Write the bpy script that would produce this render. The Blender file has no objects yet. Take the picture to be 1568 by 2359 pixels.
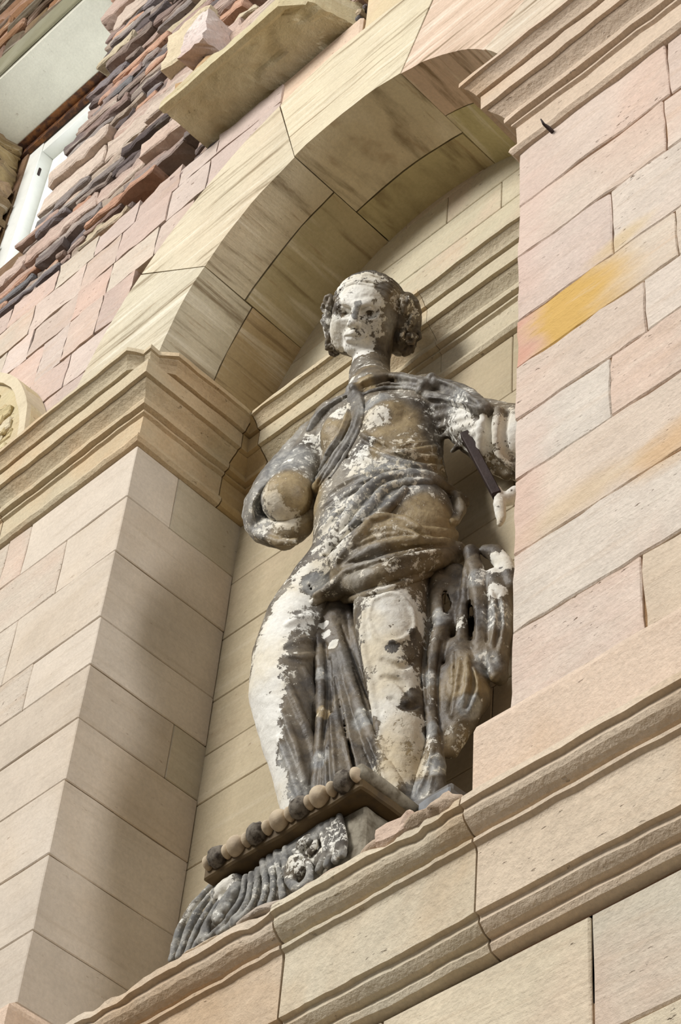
import bpy, bmesh, math, random
import numpy as np
from mathutils import Vector, Matrix, noise as mnoise

random.seed(7)
rng = np.random.default_rng(7)
C = bpy.context.scene.collection
SC = bpy.context.scene
S = 0.28                      # metres per modelling unit (niche is 5.24 units wide)
CAM_U = np.array([12.4675619, -8.0, -17.0870998])   # camera, units, origin = left jamb corner under the impost
GROUND = -22.8                # floor level in units (camera 1.6 m above it)
OFF = Vector((0, 0, -GROUND * S))
ROT = np.array([[0.7127452627199908, 0.6978948628823666, 0.07026343880436134],
                [-0.48953000144618297, 0.566672139618899, -0.662754150393522],
                [-0.5023490501178554, 0.4379788197414823, 0.7455333562648601]])   # rows: right, down, forward
FPX = 5005.5
PP = np.array([784.0, 1179.5])

def W(x, y, z):
    return Vector((x * S, y * S, z * S)) + OFF

# ------------------------------------------------------------------ camera
cam = bpy.data.objects.new('camera', bpy.data.cameras.new('camera'))
C.objects.link(cam)
m = Matrix.Identity(4)
for i in range(3):
    m[i][0] = ROT[0][i]; m[i][1] = -ROT[1][i]; m[i][2] = -ROT[2][i]
m.translation = W(*CAM_U)
cam.matrix_world = m
cam.data.sensor_fit = 'VERTICAL'
cam.data.sensor_height = 36.0
cam.data.lens = FPX * 36.0 / 2359.0
cam.data.clip_start = 0.05
SC.camera = cam

# ------------------------------------------------------------------ light: soft daylight in a roofless hall
world = bpy.data.worlds.new('world'); SC.world = world
world.use_nodes = True
wb = world.node_tree.nodes['Background']
wb.inputs[0].default_value = (0.96, 0.98, 1.0, 1)
wb.inputs[1].default_value = 0.43

def area(name, loc, aim, sx, sy, power, col):
    l = bpy.data.lights.new(name, 'AREA'); l.shape = 'RECTANGLE'
    l.size = sx * S; l.size_y = sy * S; l.energy = power; l.color = col
    o = bpy.data.objects.new(name, l); C.objects.link(o)
    o.location = W(*loc)
    d = W(*aim) - W(*loc)
    o.rotation_euler = d.to_track_quat('-Z', 'Y').to_euler()
    return o
# tall openings of the hall: opposite wall a little to the left, and the far end on the right
area('daylight_hall_opening', (-4.6, -31, 14.4), (2.5, 0.5, -2.5), 12, 10, 1130, (1.0, 0.985, 0.965))
area('daylight_end_opening', (34, -4.8, 2), (0, 0.5, -4), 4.5, 14, 330, (0.98, 0.98, 1.0))

SC.view_settings.view_transform = 'Standard'
SC.view_settings.look = 'None'
SC.view_settings.gamma = 1.0
SC.view_settings.use_curve_mapping = False
SC.view_settings.exposure = 0.0

# ------------------------------------------------------------------ helpers
def lin(r, g, b):
    def f(c):
        c /= 255.0
        return c / 12.92 if c <= 0.04045 else ((c + 0.055) / 1.055) ** 2.4
    return (f(r), f(g), f(b), 1.0)

def tag(o, label=None, cat=None, group=None, kind=None):
    if label: o['label'] = label
    if cat: o['category'] = cat
    if group: o['group'] = group
    if kind: o['kind'] = kind
    return o

def empty(name, loc=(0, 0, 0), parent=None):
    o = bpy.data.objects.new(name, None)
    C.objects.link(o)
    o.location = W(*loc)
    o.empty_display_size = 0.1
    return o

def link(name, bm, mat, parent=None, color=None, smooth=False):
    """bmesh in units -> one mesh object; keeps world placement under its parent"""
    me = bpy.data.meshes.new(name)
    bmesh.ops.recalc_face_normals(bm, faces=bm.faces)
    base = parent.location.copy() if parent is not None else None
    for v in bm.verts:
        v.co = Vector((v.co.x * S, v.co.y * S, v.co.z * S)) + OFF
        if base is not None: v.co -= base
    bm.to_mesh(me); bm.free()
    if smooth:
        me.polygons.foreach_set('use_smooth', [True] * len(me.polygons))
    me.materials.append(mat)
    o = bpy.data.objects.new(name, me)
    C.objects.link(o)
    if parent is not None: o.parent = parent
    if color is not None: o.color = color
    return o

def jit(bm, a, fr=2.3):
    s = random.random() * 100
    for v in bm.verts:
        n = mnoise.noise_vector(v.co * fr + Vector((s, s, s)))
        n2 = mnoise.noise_vector(v.co * 9.0 + Vector((s, 0, s)))
        v.co += n * a + n2 * a * 0.8

def box_bm(x0, x1, y0, y1, z0, z1, bev=0.014, gap=0.009, jt=0.006, cuts=0.45):
    bm = bmesh.new()
    g = gap
    lo = (x0 + g, y0, z0 + g); hi = (x1 - g, y1, z1 - g)
    vs = [bm.verts.new((hi[0] if i & 1 else lo[0], hi[1] if i & 2 else lo[1], hi[2] if i & 4 else lo[2])) for i in range(8)]
    for f in ((0, 1, 5, 4), (3, 2, 6, 7), (2, 0, 4, 6), (1, 3, 7, 5), (0, 2, 3, 1), (4, 5, 7, 6)):
        bm.faces.new([vs[i] for i in f])
    if bev:
        bmesh.ops.bevel(bm, geom=bm.edges[:], offset=bev, segments=1, affect='EDGES', profile=0.5)
    if cuts:
        for ax, L in ((0, hi[0] - lo[0]), (1, hi[1] - lo[1]), (2, hi[2] - lo[2])):
            n = min(9, int(L / cuts))
            for k in range(1, n + 1):
                co = [0, 0, 0]; co[ax] = lo[ax] + L * k / (n + 1)
                no = [0, 0, 0]; no[ax] = 1
                bmesh.ops.bisect_plane(bm, geom=bm.verts[:] + bm.edges[:] + bm.faces[:], plane_co=co, plane_no=no)
    if jt: jit(bm, jt)
    return bm

def slices(bm, cuts, nmax=9):
    for ax in range(3):
        a = min(v.co[ax] for v in bm.verts); b = max(v.co[ax] for v in bm.verts)
        n = min(nmax, int((b - a) / cuts))
        for k in range(1, n + 1):
            co = [0, 0, 0]; co[ax] = a + (b - a) * k / (n + 1)
            no = [0, 0, 0]; no[ax] = 1
            bmesh.ops.bisect_plane(bm, geom=bm.verts[:] + bm.edges[:] + bm.faces[:], plane_co=co, plane_no=no)

def prism_bm(poly, y0, y1, bev=0.012, jt=0.005, cuts=0):
    """polygon given in (x,z), extruded along y"""
    bm = bmesh.new()
    a = [bm.verts.new((x, y0, z)) for x, z in poly]
    b = [bm.verts.new((x, y1, z)) for x, z in poly]
    n = len(poly)
    bm.faces.new(a); bm.faces.new(b[::-1])
    for i in range(n):
        bm.faces.new((a[i], b[i], b[(i + 1) % n], a[(i + 1) % n]))
    if bev:
        es = [e for e in bm.edges if len(e.link_faces) == 2 and e.calc_face_angle(0) > 0.6]
        bmesh.ops.bevel(bm, geom=es, offset=bev, segments=1, affect='EDGES', profile=0.5)
    if cuts: slices(bm, cuts)
    if jt: jit(bm, jt)
    return bm

def sweep_bm(prof, path, step=0.16, wear=0.006, ends=True, wear_top=0.0, seed=0, chip=None):
    """profile (p outward, z) swept along a plan path with mitred corners; outward = right-hand side"""
    rings = []
    n = len(path)
    dirs = []
    for i in range(n - 1):
        d = Vector((path[i + 1][0] - path[i][0], path[i + 1][1] - path[i][1])); d.normalize(); dirs.append(d)
    def nrm(d): return Vector((d.y, -d.x))
    for i in range(n):
        if i == 0: off = nrm(dirs[0])
        elif i == n - 1: off = nrm(dirs[-1])
        else:
            a, b = nrm(dirs[i - 1]), nrm(dirs[i])
            off = (a + b) / (1 + a.dot(b))
        rings.append((Vector(path[i]), off))
    full = []
    for i in range(n - 1):
        (p0, o0), (p1, o1) = rings[i], rings[i + 1]
        L = (p1 - p0).length
        k = max(1, int(L / step))
        for j in range(k):
            t = j / k
            full.append((p0.lerp(p1, t), o0.lerp(o1, t)))
    full.append(rings[-1])
    bm = bmesh.new()
    zmax = max(z for p, z in prof)
    vr = []
    for (p, o) in full:
        r = []
        for (q, z) in prof:
            v = Vector((p.x + o.x * q, p.y + o.y * q, z))
            s = mnoise.noise(v * 3.1 + Vector((seed, 0, 0))) * wear * 1.5 + mnoise.noise(v * 11 + Vector((0, seed, 0))) * wear
            top = max(0.0, 1 - abs(z - zmax) / 0.22) * wear_top
            w2 = (mnoise.noise(v * 1.7 + Vector((seed, 3, 0))) + 0.6 * mnoise.noise(v * 6 + Vector((seed, 3, 0)))) * top
            qq = q + s - max(0, w2) * 1.2 * (1 if q > 0.02 else 0)
            if chip and z > 1.02 and q > 0.1:
                f_ = max(0.0, 1 - math.hypot(p.x - chip[0], p.y - chip[1]) / chip[2])
                qq *= 1 - 0.34 * min(1, f_ * 1.6)
            v = Vector((p.x + o.x * qq, p.y + o.y * qq, z + s * 0.5 - max(0, w2) * 0.8))
            r.append(bm.verts.new(v))
        vr.append(r)
    for a, b in zip(vr[:-1], vr[1:]):
        for i in range(len(prof) - 1):
            bm.faces.new((a[i], a[i + 1], b[i + 1], b[i]))
        bm.faces.new((a[-1], a[0], b[0], b[-1]))
    if ends:
        bm.faces.new(vr[0]); bm.faces.new(vr[-1][::-1])
    return bm

# ------------------------------------------------------------------ materials
def new_mat(name):
    m = bpy.data.materials.new(name); m.use_nodes = True
    nt = m.node_tree; nt.nodes.clear()
    out = nt.nodes.new('ShaderNodeOutputMaterial')
    bs = nt.nodes.new('ShaderNodeBsdfPrincipled')
    nt.links.new(bs.outputs[0], out.inputs[0])
    return m, nt, bs

class N:
    def __init__(s, nt): s.nt = nt
    def node(s, t, **kw):
        n = s.nt.nodes.new(t)
        for k, v in kw.items(): setattr(n, k, v)
        return n
    def link(s, a, b): s.nt.links.new(a, b)
    def val(s, sock, v):
        if hasattr(v, 'is_linked') or hasattr(v, 'links'): s.link(v, sock)
        else: sock.default_value = v
    def math(s, op, a, b=0.5, clamp=False):
        n = s.node('ShaderNodeMath', operation=op, use_clamp=clamp)
        s.val(n.inputs[0], a); s.val(n.inputs[1], b); return n.outputs[0]
    def mix(s, fac, a, b, mode='MIX'):
        n = s.node('ShaderNodeMix', data_type='RGBA', blend_type=mode)
        s.val(n.inputs[0], fac); s.val(n.inputs[6], a); s.val(n.inputs[7], b); return n.outputs[2]
    def noise(s, vec, scale, detail=4, rough=0.55, dist=0.0):
        n = s.node('ShaderNodeTexNoise')
        n.inputs['Scale'].default_value = scale; n.inputs['Detail'].default_value = detail
        n.inputs['Roughness'].default_value = rough; n.inputs['Distortion'].default_value = dist
        s.link(vec, n.inputs['Vector']); return n.outputs[0]
    def ramp(s, fac, lo, hi):
        n = s.node('ShaderNodeMapRange', interpolation_type='SMOOTHSTEP')
        s.val(n.inputs[0], fac); n.inputs[1].default_value = lo; n.inputs[2].default_value = hi
        return n.outputs[0]
    def mapping(s, vec, scale=(1, 1, 1), rot=(0, 0, 0)):
        n = s.node('ShaderNodeMapping')
        n.inputs['Scale'].default_value = scale; n.inputs['Rotation'].default_value = rot
        s.link(vec, n.inputs['Vector']); return n.outputs[0]

def stone_mat(name, streak=0.35, rot=(0.05, -0.10, 0), stain=(186, 140, 96), pits=0.5, rough=0.9, bump=0.5, pink=(205, 160, 140), big=0.35, grain=1.0):
    m, nt, bs = new_mat(name); k = N(nt)
    geo = k.node('ShaderNodeNewGeometry'); oi = k.node('ShaderNodeObjectInfo')
    add = k.node('ShaderNodeVectorMath', operation='ADD')
    sc = k.node('ShaderNodeVectorMath', operation='SCALE')
    comb = k.node('ShaderNodeCombineXYZ')
    for i in range(3): k.link(oi.outputs['Random'], comb.inputs[i])
    k.link(comb.outputs[0], sc.inputs[0]); sc.inputs['Scale'].default_value = 37.0
    k.link(geo.outputs['Position'], add.inputs[0]); k.link(sc.outputs[0], add.inputs[1])
    pos = add.outputs[0]
    st = k.noise(k.mapping(pos, (1.1, 1.1, 22.0), rot), 1.6, 6, 0.6, 0.35)
    st2 = k.noise(k.mapping(pos, (3.0, 3.0, 70.0), rot), 1.8, 4, 0.6, 0.2)
    bigN = k.noise(pos, 1.7, 4, 0.55, 0.4)
    med = k.noise(pos, 6.0, 5, 0.6)
    fine = k.noise(pos, 90.0, 4, 0.7)
    base = oi.outputs['Color']
    c = k.mix(k.math('MULTIPLY', k.ramp(bigN, 0.48, 0.72), big), base, lin(*pink))
    c = k.mix(k.math('MULTIPLY', k.ramp(st, 0.52, 0.72), streak), c, lin(*stain))
    c = k.mix(k.math('MULTIPLY', k.ramp(st2, 0.58, 0.75), streak * 0.6), c, lin(150, 118, 84))
    light = k.mix(k.math('MULTIPLY', k.ramp(st, 0.46, 0.28), streak * 0.7), c, lin(232, 224, 205))
    v = k.math('ADD', k.math('MULTIPLY', med, 0.36), 0.82)
    hsv = k.node('ShaderNodeHueSaturation'); k.link(light, hsv.inputs['Color']); k.link(v, hsv.inputs['Value'])
    c = hsv.outputs[0]
    v2 = k.math('ADD', k.math('MULTIPLY', fine, 0.30 * grain), 1 - 0.15 * grain)
    hsv2 = k.node('ShaderNodeHueSaturation'); k.link(c, hsv2.inputs['Color']); k.link(v2, hsv2.inputs['Value'])
    pit = k.noise(k.mapping(pos, (14, 14, 40), rot), 2.4, 3, 0.6)
    pm = k.math('MULTIPLY', k.ramp(pit, 0.66, 0.74), pits)
    pz = k.noise(pos, 3.1, 2, 0.5)
    pm = k.math('MULTIPLY', pm, k.ramp(pz, 0.45, 0.62))
    c = k.mix(pm, hsv2.outputs[0], lin(120, 88, 58))
    k.link(c, bs.inputs['Base Color'])
    bs.inputs['Roughness'].default_value = rough
    bs.inputs['Specular IOR Level'].default_value = 0.2
    h = k.math('ADD', k.math('MULTIPLY', fine, 0.3), k.math('ADD', k.math('MULTIPLY', med, 0.6), k.math('MULTIPLY', st2, min(0.5, streak * 0.9))))
    h = k.math('ADD', h, k.math('MULTIPLY', k.noise(pos, 28.0, 4, 0.65), 0.5))
    h = k.math('SUBTRACT', h, k.math('MULTIPLY', pm, 1.2))
    b = k.node('ShaderNodeBump'); b.inputs['Strength'].default_value = bump; b.inputs['Distance'].default_value = 0.012
    k.link(h, b.inputs['Height']); k.link(b.outputs[0], bs.inputs['Normal'])
    return m

M_ASH = stone_mat('sandstone_ashlar', streak=0.22, rot=(0.0, -0.16, 0), stain=(184, 152, 118), pink=(210, 178, 158), big=0.5, grain=1.5, bump=0.7, pits=0.9)
def add_stains(m, L):
    nt = m.node_tree; k = N(nt); bs = [n for n in nt.nodes if n.type == 'BSDF_PRINCIPLED'][0]
    c = bs.inputs['Base Color'].links[0].from_socket
    geo = k.node('ShaderNodeNewGeometry'); sp = k.node('ShaderNodeSeparateXYZ'); k.link(geo.outputs['Position'], sp.inputs[0])
    n = k.noise(k.mapping(geo.outputs['Position'], (1, 1, 2.5), (0, -0.16, 0)), 5, 6, 0.65)
    for x, z, rx, rz, col, amt in L:
        dx = k.math('MULTIPLY', k.math('SUBTRACT', sp.outputs[0], x * S), 1 / (rx * S))
        dz = k.math('MULTIPLY', k.math('SUBTRACT', sp.outputs[2], z * S + OFF.z), 1 / (rz * S))
        dz = k.math('ADD', dz, k.math('MULTIPLY', dx, -0.25))
        d = k.math('SQRT', k.math('ADD', k.math('MULTIPLY', dx, dx), k.math('MULTIPLY', dz, dz)))
        d = k.math('ADD', d, k.math('MULTIPLY', k.math('SUBTRACT', n, 0.5), 1.8))
        c = k.mix(k.math('MULTIPLY', k.ramp(d, 1.5, 0.2), amt), c, lin(*col))
    k.link(c, bs.inputs['Base Color'])
add_stains(M_ASH, [(6.72, -5.25, 0.42, 0.2, (206, 164, 108), 0.6), (5.85, -5.22, 0.6, 0.16, (212, 186, 146), 0.5), (6.35, -2.42, 0.3, 0.12, (210, 182, 124), 0.5), (5.3, -4.3, 0.35, 0.9, (212, 182, 166), 0.4), (5.3, -1.2, 0.4, 1.0, (212, 182, 168), 0.4), (5.3, -5.0, 0.25, 0.6, (212, 176, 158), 0.4)])
def stained_mat():
    m = stone_mat('sandstone_iron_stained', streak=0.25, rot=(0.0, -0.16, 0), stain=(190, 140, 84), pink=(208, 182, 158), big=0.2, grain=1.4, bump=0.6)
    nt = m.node_tree; k = N(nt); bs = [n for n in nt.nodes if n.type == 'BSDF_PRINCIPLED'][0]
    src = bs.inputs['Base Color'].links[0].from_socket
    geo = k.node('ShaderNodeNewGeometry'); sp = k.node('ShaderNodeSeparateXYZ'); k.link(geo.outputs['Position'], sp.inputs[0])
    n = k.noise(k.mapping(geo.outputs['Position'], (1, 1, 3)), 2.2, 5, 0.6)
    xs = k.math('ADD', sp.outputs[0], k.math('MULTIPLY', k.math('SUBTRACT', n, 0.5), 0.35))
    yel = k.math('MULTIPLY', k.ramp(xs, 5.25 * S, 5.6 * S), k.ramp(xs, 6.75 * S, 5.9 * S))
    yel = k.math('MULTIPLY', yel, k.ramp(k.noise(k.mapping(geo.outputs['Position'], (2, 2, 12), (0, -0.16, 0)), 2.5, 5, 0.65), 0.08, 0.48))
    red = k.ramp(xs, 5.62 * S, 5.2 * S)
    c = k.mix(k.math('MULTIPLY', yel, 1.0, True), src, lin(206, 168, 98))
    c = k.mix(k.math('MULTIPLY', red, 0.8), c, lin(204, 150, 128))
    k.link(c, bs.inputs['Base Color'])
    return m
M_YEL = stained_mat()
M_SMOOTH = stone_mat('sandstone_smooth', streak=0.16, pits=0.4, bump=0.35, big=0.4, stain=(150, 128, 96), pink=(196, 176, 150), grain=1.3)
M_SOFFIT = stone_mat('sandstone_banded', streak=0.85, rot=(0.5, 0.35, 0), pits=0.25, bump=0.45, stain=(116, 96, 66), big=0.2, pink=(196, 168, 138), grain=1.3)
M_MOULD = stone_mat('sandstone_moulding', streak=0.08, pits=0.4, bump=0.8, big=0.55, pink=(196, 160, 118), grain=1.8)
M_CHUNK = stone_mat('broken_cornice_stone', streak=0.35, rot=(0.3, 0.6, 0), pits=0.3, bump=1.0, big=0.6, stain=(150, 124, 80), pink=(170, 146, 100), grain=1.4)
M_RUBBLE = stone_mat('rubble', streak=0.5, pits=0.8, bump=1.0, big=0.6, grain=2.2, stain=(96, 84, 78), pink=(190, 156, 138), rot=(0.02, 0.02, 0))
M_MORTAR = stone_mat('mortar', streak=0.2, pits=0.4, bump=1.0, big=0.3)
M_CONC = stone_mat('concrete', streak=0.08, pits=0.35, bump=0.35, big=0.15, pink=(196, 194, 178), stain=(160, 158, 140))

def plain_mat(name, col, rough=0.6, metal=0.0, spec=0.4, nz=0.25, nscale=14, col2=None):
    m, nt, bs = new_mat(name); k = N(nt)
    geo = k.node('ShaderNodeNewGeometry')
    n = k.noise(geo.outputs['Position'], nscale, 5, 0.6)
    c2 = col2 or tuple(c * 0.55 for c in col[:3]) + (1,)
    k.link(k.mix(k.math('MULTIPLY', k.ramp(n, 0.4, 0.7), nz * 2), col, c2), bs.inputs['Base Color'])
    bs.inputs['Roughness'].default_value = rough; bs.inputs['Metallic'].default_value = metal
    bs.inputs['Specular IOR Level'].default_value = spec
    b = k.node('ShaderNodeBump'); b.inputs['Strength'].default_value = 0.4; b.inputs['Distance'].default_value = 0.006
    k.link(n, b.inputs['Height']); k.link(b.outputs[0], bs.inputs['Normal'])
    return m
M_RUST = plain_mat('rusty_steel', lin(70, 48, 38), 0.75, 0.2, 0.3, 0.45, 22, lin(140, 92, 50))
M_IRON = plain_mat('dark_iron', lin(58, 44, 40), 0.6, 0.3, 0.4, 0.3, 30)
M_PAINTW = plain_mat('white_frame_paint', lin(226, 228, 222), 0.45, 0, 0.4, 0.05, 20)
M_GROUND = plain_mat('stone_floor', lin(120, 108, 92), 0.9, 0, 0.2, 0.2, 3)

def emit_mat(name, col, strength):
    m, nt, bs = new_mat(name)
    nt.nodes.remove(bs)
    e = nt.nodes.new('ShaderNodeEmission'); e.inputs[0].default_value = col; e.inputs[1].default_value = strength
    nt.links.new(e.outputs[0], nt.nodes['Material Output'].inputs[0])
    return m
M_SKYPANE = emit_mat('bright_window_glass', (0.95, 0.98, 1.0, 1), 4.0)

PAL_RIGHT = [(216, 201, 178), (212, 192, 172), (218, 207, 186), (210, 186, 166), (214, 196, 168)]
PAL_LEFT = [(202, 189, 172), (198, 185, 168), (206, 193, 176), (200, 186, 168)]
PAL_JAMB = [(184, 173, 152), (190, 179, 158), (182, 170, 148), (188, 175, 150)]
PAL_PINK = [(192, 174, 163), (198, 182, 170), (188, 168, 156), (196, 183, 166), (194, 176, 162)]
def pick(p):
    d = random.randint(-5, 5)
    return lin(*[max(0, min(255, c + d)) for c in random.choice(p)])

# ------------------------------------------------------------------ the setting
Wn = 5.245      # niche width
Dn = 1.485      # niche depth
COURSES = [0.0, -0.79, -1.60, -2.53, -3.16, -3.84, -4.58, -5.42, -6.22, -6.95]

fl = bmesh.new()
bmesh.ops.create_grid(fl, x_segments=1, y_segments=1, size=90)
for v in fl.verts: v.co.z = GROUND
tag(link('floor', fl, M_GROUND), 'pale stone floor of the hall below the niche', None, None, 'structure')

# ---- left pier with the niche's left reveal
wl = empty('wall_left', (0, 0, GROUND)); tag(wl, 'sandstone pier left of the niche with its deep reveal', None, None, 'structure')
bk = bmesh.new()
def add_box(bm, x0, x1, y0, y1, z0, z1):
    vs = [bm.verts.new((x1 if i & 1 else x0, y1 if i & 2 else y0, z1 if i & 4 else z0)) for i in range(8)]
    for f in ((0, 1, 5, 4), (3, 2, 6, 7), (2, 0, 4, 6), (1, 3, 7, 5), (0, 2, 3, 1), (4, 5, 7, 6)):
        bm.faces.new([vs[i] for i in f])
add_box(bk, -5.2, -0.03, 0.03, 2.2, -9.6, 0.05)
link('mortar_bed', bk, M_MORTAR, wl, lin(150, 126, 92))
front_joints_L = {0: [-0.9, -1.69, -2.07, -3.1], 1: [-0.92, -2.3, -3.4], 2: [-1.48, -2.9], 3: [-0.99, -2.4], 4: [-1.9, -3.2], 5: [-1.2, -2.8],
                  6: [-1.7, -3.0], 7: [-1.1, -2.5], 8: [-1.5]}
jamb_joint = {0: 0.59, 5: None, 4: 1.07}
for i in range(9):
    zt, zb = COURSES[i], COURSES[i + 1]
    js = front_joints_L[i]
    a = js[0]
    jy = jamb_joint.get(i)
    if i == 0: js = js[1:]; a = -1.32 if False else -1.69
    o = 0.004 * random.uniform(-1, 1)
    b = jy if jy else Dn
    link('stone_block', box_bm(a, 0.0 + o + 0.009, 0 + o, b, zb, zt, gap=0.004, bev=0.009), M_SMOOTH, wl, pick(PAL_LEFT if i % 2 else PAL_LEFT))
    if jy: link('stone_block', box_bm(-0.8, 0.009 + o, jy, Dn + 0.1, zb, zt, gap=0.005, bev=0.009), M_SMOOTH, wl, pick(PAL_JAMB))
    xs = [a] + [x for x in js if x < a - 0.05] + [-5.0]
    for x1, x0 in zip(xs[:-1], xs[1:]):
        o = 0.006 * random.uniform(-1, 1)
        link('stone_block', box_bm(x0, x1, o, 0.4, zb, zt, gap=0.004, bev=0.010, jt=0.009, cuts=0.2), M_ASH, wl, pick(PAL_LEFT))

BASE_PROF = [(0, -6.95), (0.03, -6.965), (0.155, -7.11), (0.168, -7.16), (0.17, -7.92), (0, -7.92)]
link('base_course', sweep_bm(BASE_PROF[::-1], [(-5.0, 0), (0, 0), (0, Dn)], wear=0.004), M_MOULD, wl, lin(214, 190, 168))

# ---- right pier
wr = empty('wall_right', (Wn, 0, GROUND)); tag(wr, 'sandstone ashlar pier right of the niche, yellow and pink stained', None, None, 'structure')
bk = bmesh.new(); add_box(bk, Wn + 0.03, 9.2, 0.03, 2.2, -9.6, 0.05)
link('mortar_bed', bk, M_MORTAR, wr, lin(150, 118, 84))
RJ = {0: [6.95], 1: [6.86], 2: [6.27], 3: [6.9], 4: [6.56], 5: [6.195], 6: [7.1], 7: [6.9], 8: [6.40], 9: [6.50]}
RC = [0.02, -0.84, -1.62, -2.54, -3.17, -3.83, -4.555, -5.39, -6.2, -6.93]
RCOL = {0: [(208, 192, 170), (206, 188, 166)], 1: [(210, 195, 172), (212, 200, 178)], 2: [(206, 190, 170), (212, 200, 178)], 3: [(210, 196, 170), (208, 194, 168)],
        4: [(210, 194, 170), (214, 202, 180)], 5: [(212, 203, 182), (210, 196, 172)], 6: [(212, 197, 172), (210, 188, 152)], 7: [(214, 204, 182), (212, 200, 180)],
        8: [(214, 200, 178), (210, 194, 164)]}
for i in range(9):
    zt, zb = RC[i], RC[i + 1]
    xs = [Wn] + RJ[i] + [9.0]
    for j, (x0, x1) in enumerate(zip(xs[:-1], xs[1:])):
        o = 0.006 * random.uniform(-1, 1)
        col = RCOL[i][min(j, 1)]
        b = Dn if j == 0 else 0.4
        zz = zb
        if i == 6 and j == 0: zz = zb
        link('stone_block', box_bm(x0 - (0.007 if j == 0 else 0), x1, o, b, zz, zt, gap=random.uniform(0.003, 0.008), bev=0.012, jt=0.013, cuts=0.16), M_YEL if (i == 3 and j == 0) else M_ASH, wr, lin(col[0], col[1] - 2, col[2] + 5))
link('base_course', sweep_bm(BASE_PROF[::-1], [(Wn, Dn), (Wn, 0), (9.0, 0)], wear=0.004), M_MOULD, wr, lin(218, 196, 174))

# ---- back of the niche
wbk = empty('wall_back', (Wn / 2, Dn, GROUND)); tag(wbk, 'recessed sandstone back of the niche behind the statue', None, None, 'structure')
bk = bmesh.new(); add_box(bk, -0.3, Wn + 0.3, Dn + 0.03, Dn + 0.6, -9.0, 4.4)
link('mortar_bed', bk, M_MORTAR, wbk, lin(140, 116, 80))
BJ = {0: [3.85], 1: [2.4], 2: [1.6, 3.9], 3: [3.1], 4: [1.9, 4.2], 5: [2.7], 6: [1.5, 3.7], 7: [2.5], 8: [1.4, 3.6], 9: [2.6]}
BC = [0.0, -0.9, -1.71, -2.57, -3.28, -3.9, -4.66, -5.42, -6.22, -6.95, -7.95]
for i in range(10):
    xs = [-0.02] + BJ[i] + [Wn + 0.02]
    for x0, x1 in zip(xs[:-1], xs[1:]):
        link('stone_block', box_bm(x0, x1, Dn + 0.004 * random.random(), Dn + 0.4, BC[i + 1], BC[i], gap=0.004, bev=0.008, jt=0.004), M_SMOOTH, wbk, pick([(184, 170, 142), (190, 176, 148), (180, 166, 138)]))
UB = [(1.2, 1.95, [2.6]), (1.95, 2.42, [1.9, 4.0]), (2.42, 2.93, [1.2, 3.65]), (2.93, 3.45, [2.84]), (3.45, 4.2, [2.2, 3.4])]
for z0, z1, js in UB:
    xs = [-0.3] + js + [Wn + 0.3]
    for x0, x1 in zip(xs[:-1], xs[1:]):
        link('stone_block', box_bm(x0, x1, Dn + 0.004 * random.random(), Dn + 0.4, z0, z1, gap=0.004, bev=0.008, jt=0.004), M_ASH, wbk, pick([(198, 188, 162), (202, 192, 166), (196, 184, 156)]))

# ---- the arch ring
tr1 = empty('trim_1', (Wn / 2, 0, 0.95)); tag(tr1, 'segmental sandstone arch over the niche with broad cracked voussoirs', None, None, 'structure')
ACX, ACZ, AR0, AR1 = 2.63, 0.95, 2.62, 4.26
def voussoir(a0, a1, y0, y1, r0=AR0, r1=AR1, n=9, bev=0.02, jt=0.008):
    bm = bmesh.new(); g = 0.006
    a0 = math.radians(a0) + g / r0; a1 = math.radians(a1) - g / r0
    P = []
    for i in range(n + 1):
        t = a0 + (a1 - a0) * i / n
        P.append([bm.verts.new((ACX + r * math.cos(t), y, ACZ + r * math.sin(t))) for (r, y) in ((r0, y0), (r1, y0), (r1, y1), (r0, y1))])
    for a, b in zip(P[:-1], P[1:]):
        for i in range(4):
            bm.faces.new((a[i], a[(i + 1) % 4], b[(i + 1) % 4], b[i]))
    bm.faces.new(P[0]); bm.faces.new(P[-1][::-1])
    es = [e for e in bm.edges if len(e.link_faces) == 2 and e.calc_face_angle(0) > 0.6]
    bmesh.ops.bevel(bm, geom=es, offset=bev, segments=1, affect='EDGES', profile=0.5)
    jit(bm, jt)
    return bm
ANG = [-2, 35, 69.6, 105.7, 140.7, 182]
YJ = [0.7, 0.68, 0.96, 0.60, 0.72]
VC = [((206, 190, 168), (196, 186, 146)), ((208, 184, 162), (196, 186, 142)), ((210, 198, 170), (190, 178, 138)), ((206, 194, 168), (186, 174, 140)), ((202, 192, 168), (186, 166, 130))]
YJ2 = {1: 1.0}
for i in range(5):
    y = YJ[i]
    link('voussoir', voussoir(ANG[i], ANG[i + 1], 0.0 + 0.006 * random.uniform(-1, 1) - 0.03, y - 0.008), M_SOFFIT, tr1, lin(*VC[i][0]))
    if i == 1:
        link('voussoir', voussoir(ANG[i], 56, y + 0.008, Dn + 0.15), M_SOFFIT, tr1, lin(*VC[i][1]))
        link('voussoir', voussoir(56, ANG[i + 1], y + 0.004, Dn + 0.15), M_SOFFIT, tr1, lin(*VC[i][1]))
    else:
        link('voussoir', voussoir(ANG[i], ANG[i + 1] , y + 0.008, Dn + 0.15, r0=AR0 - 0.006), M_SOFFIT, tr1, lin(*VC[i][1]))
fil = bmesh.new()

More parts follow.
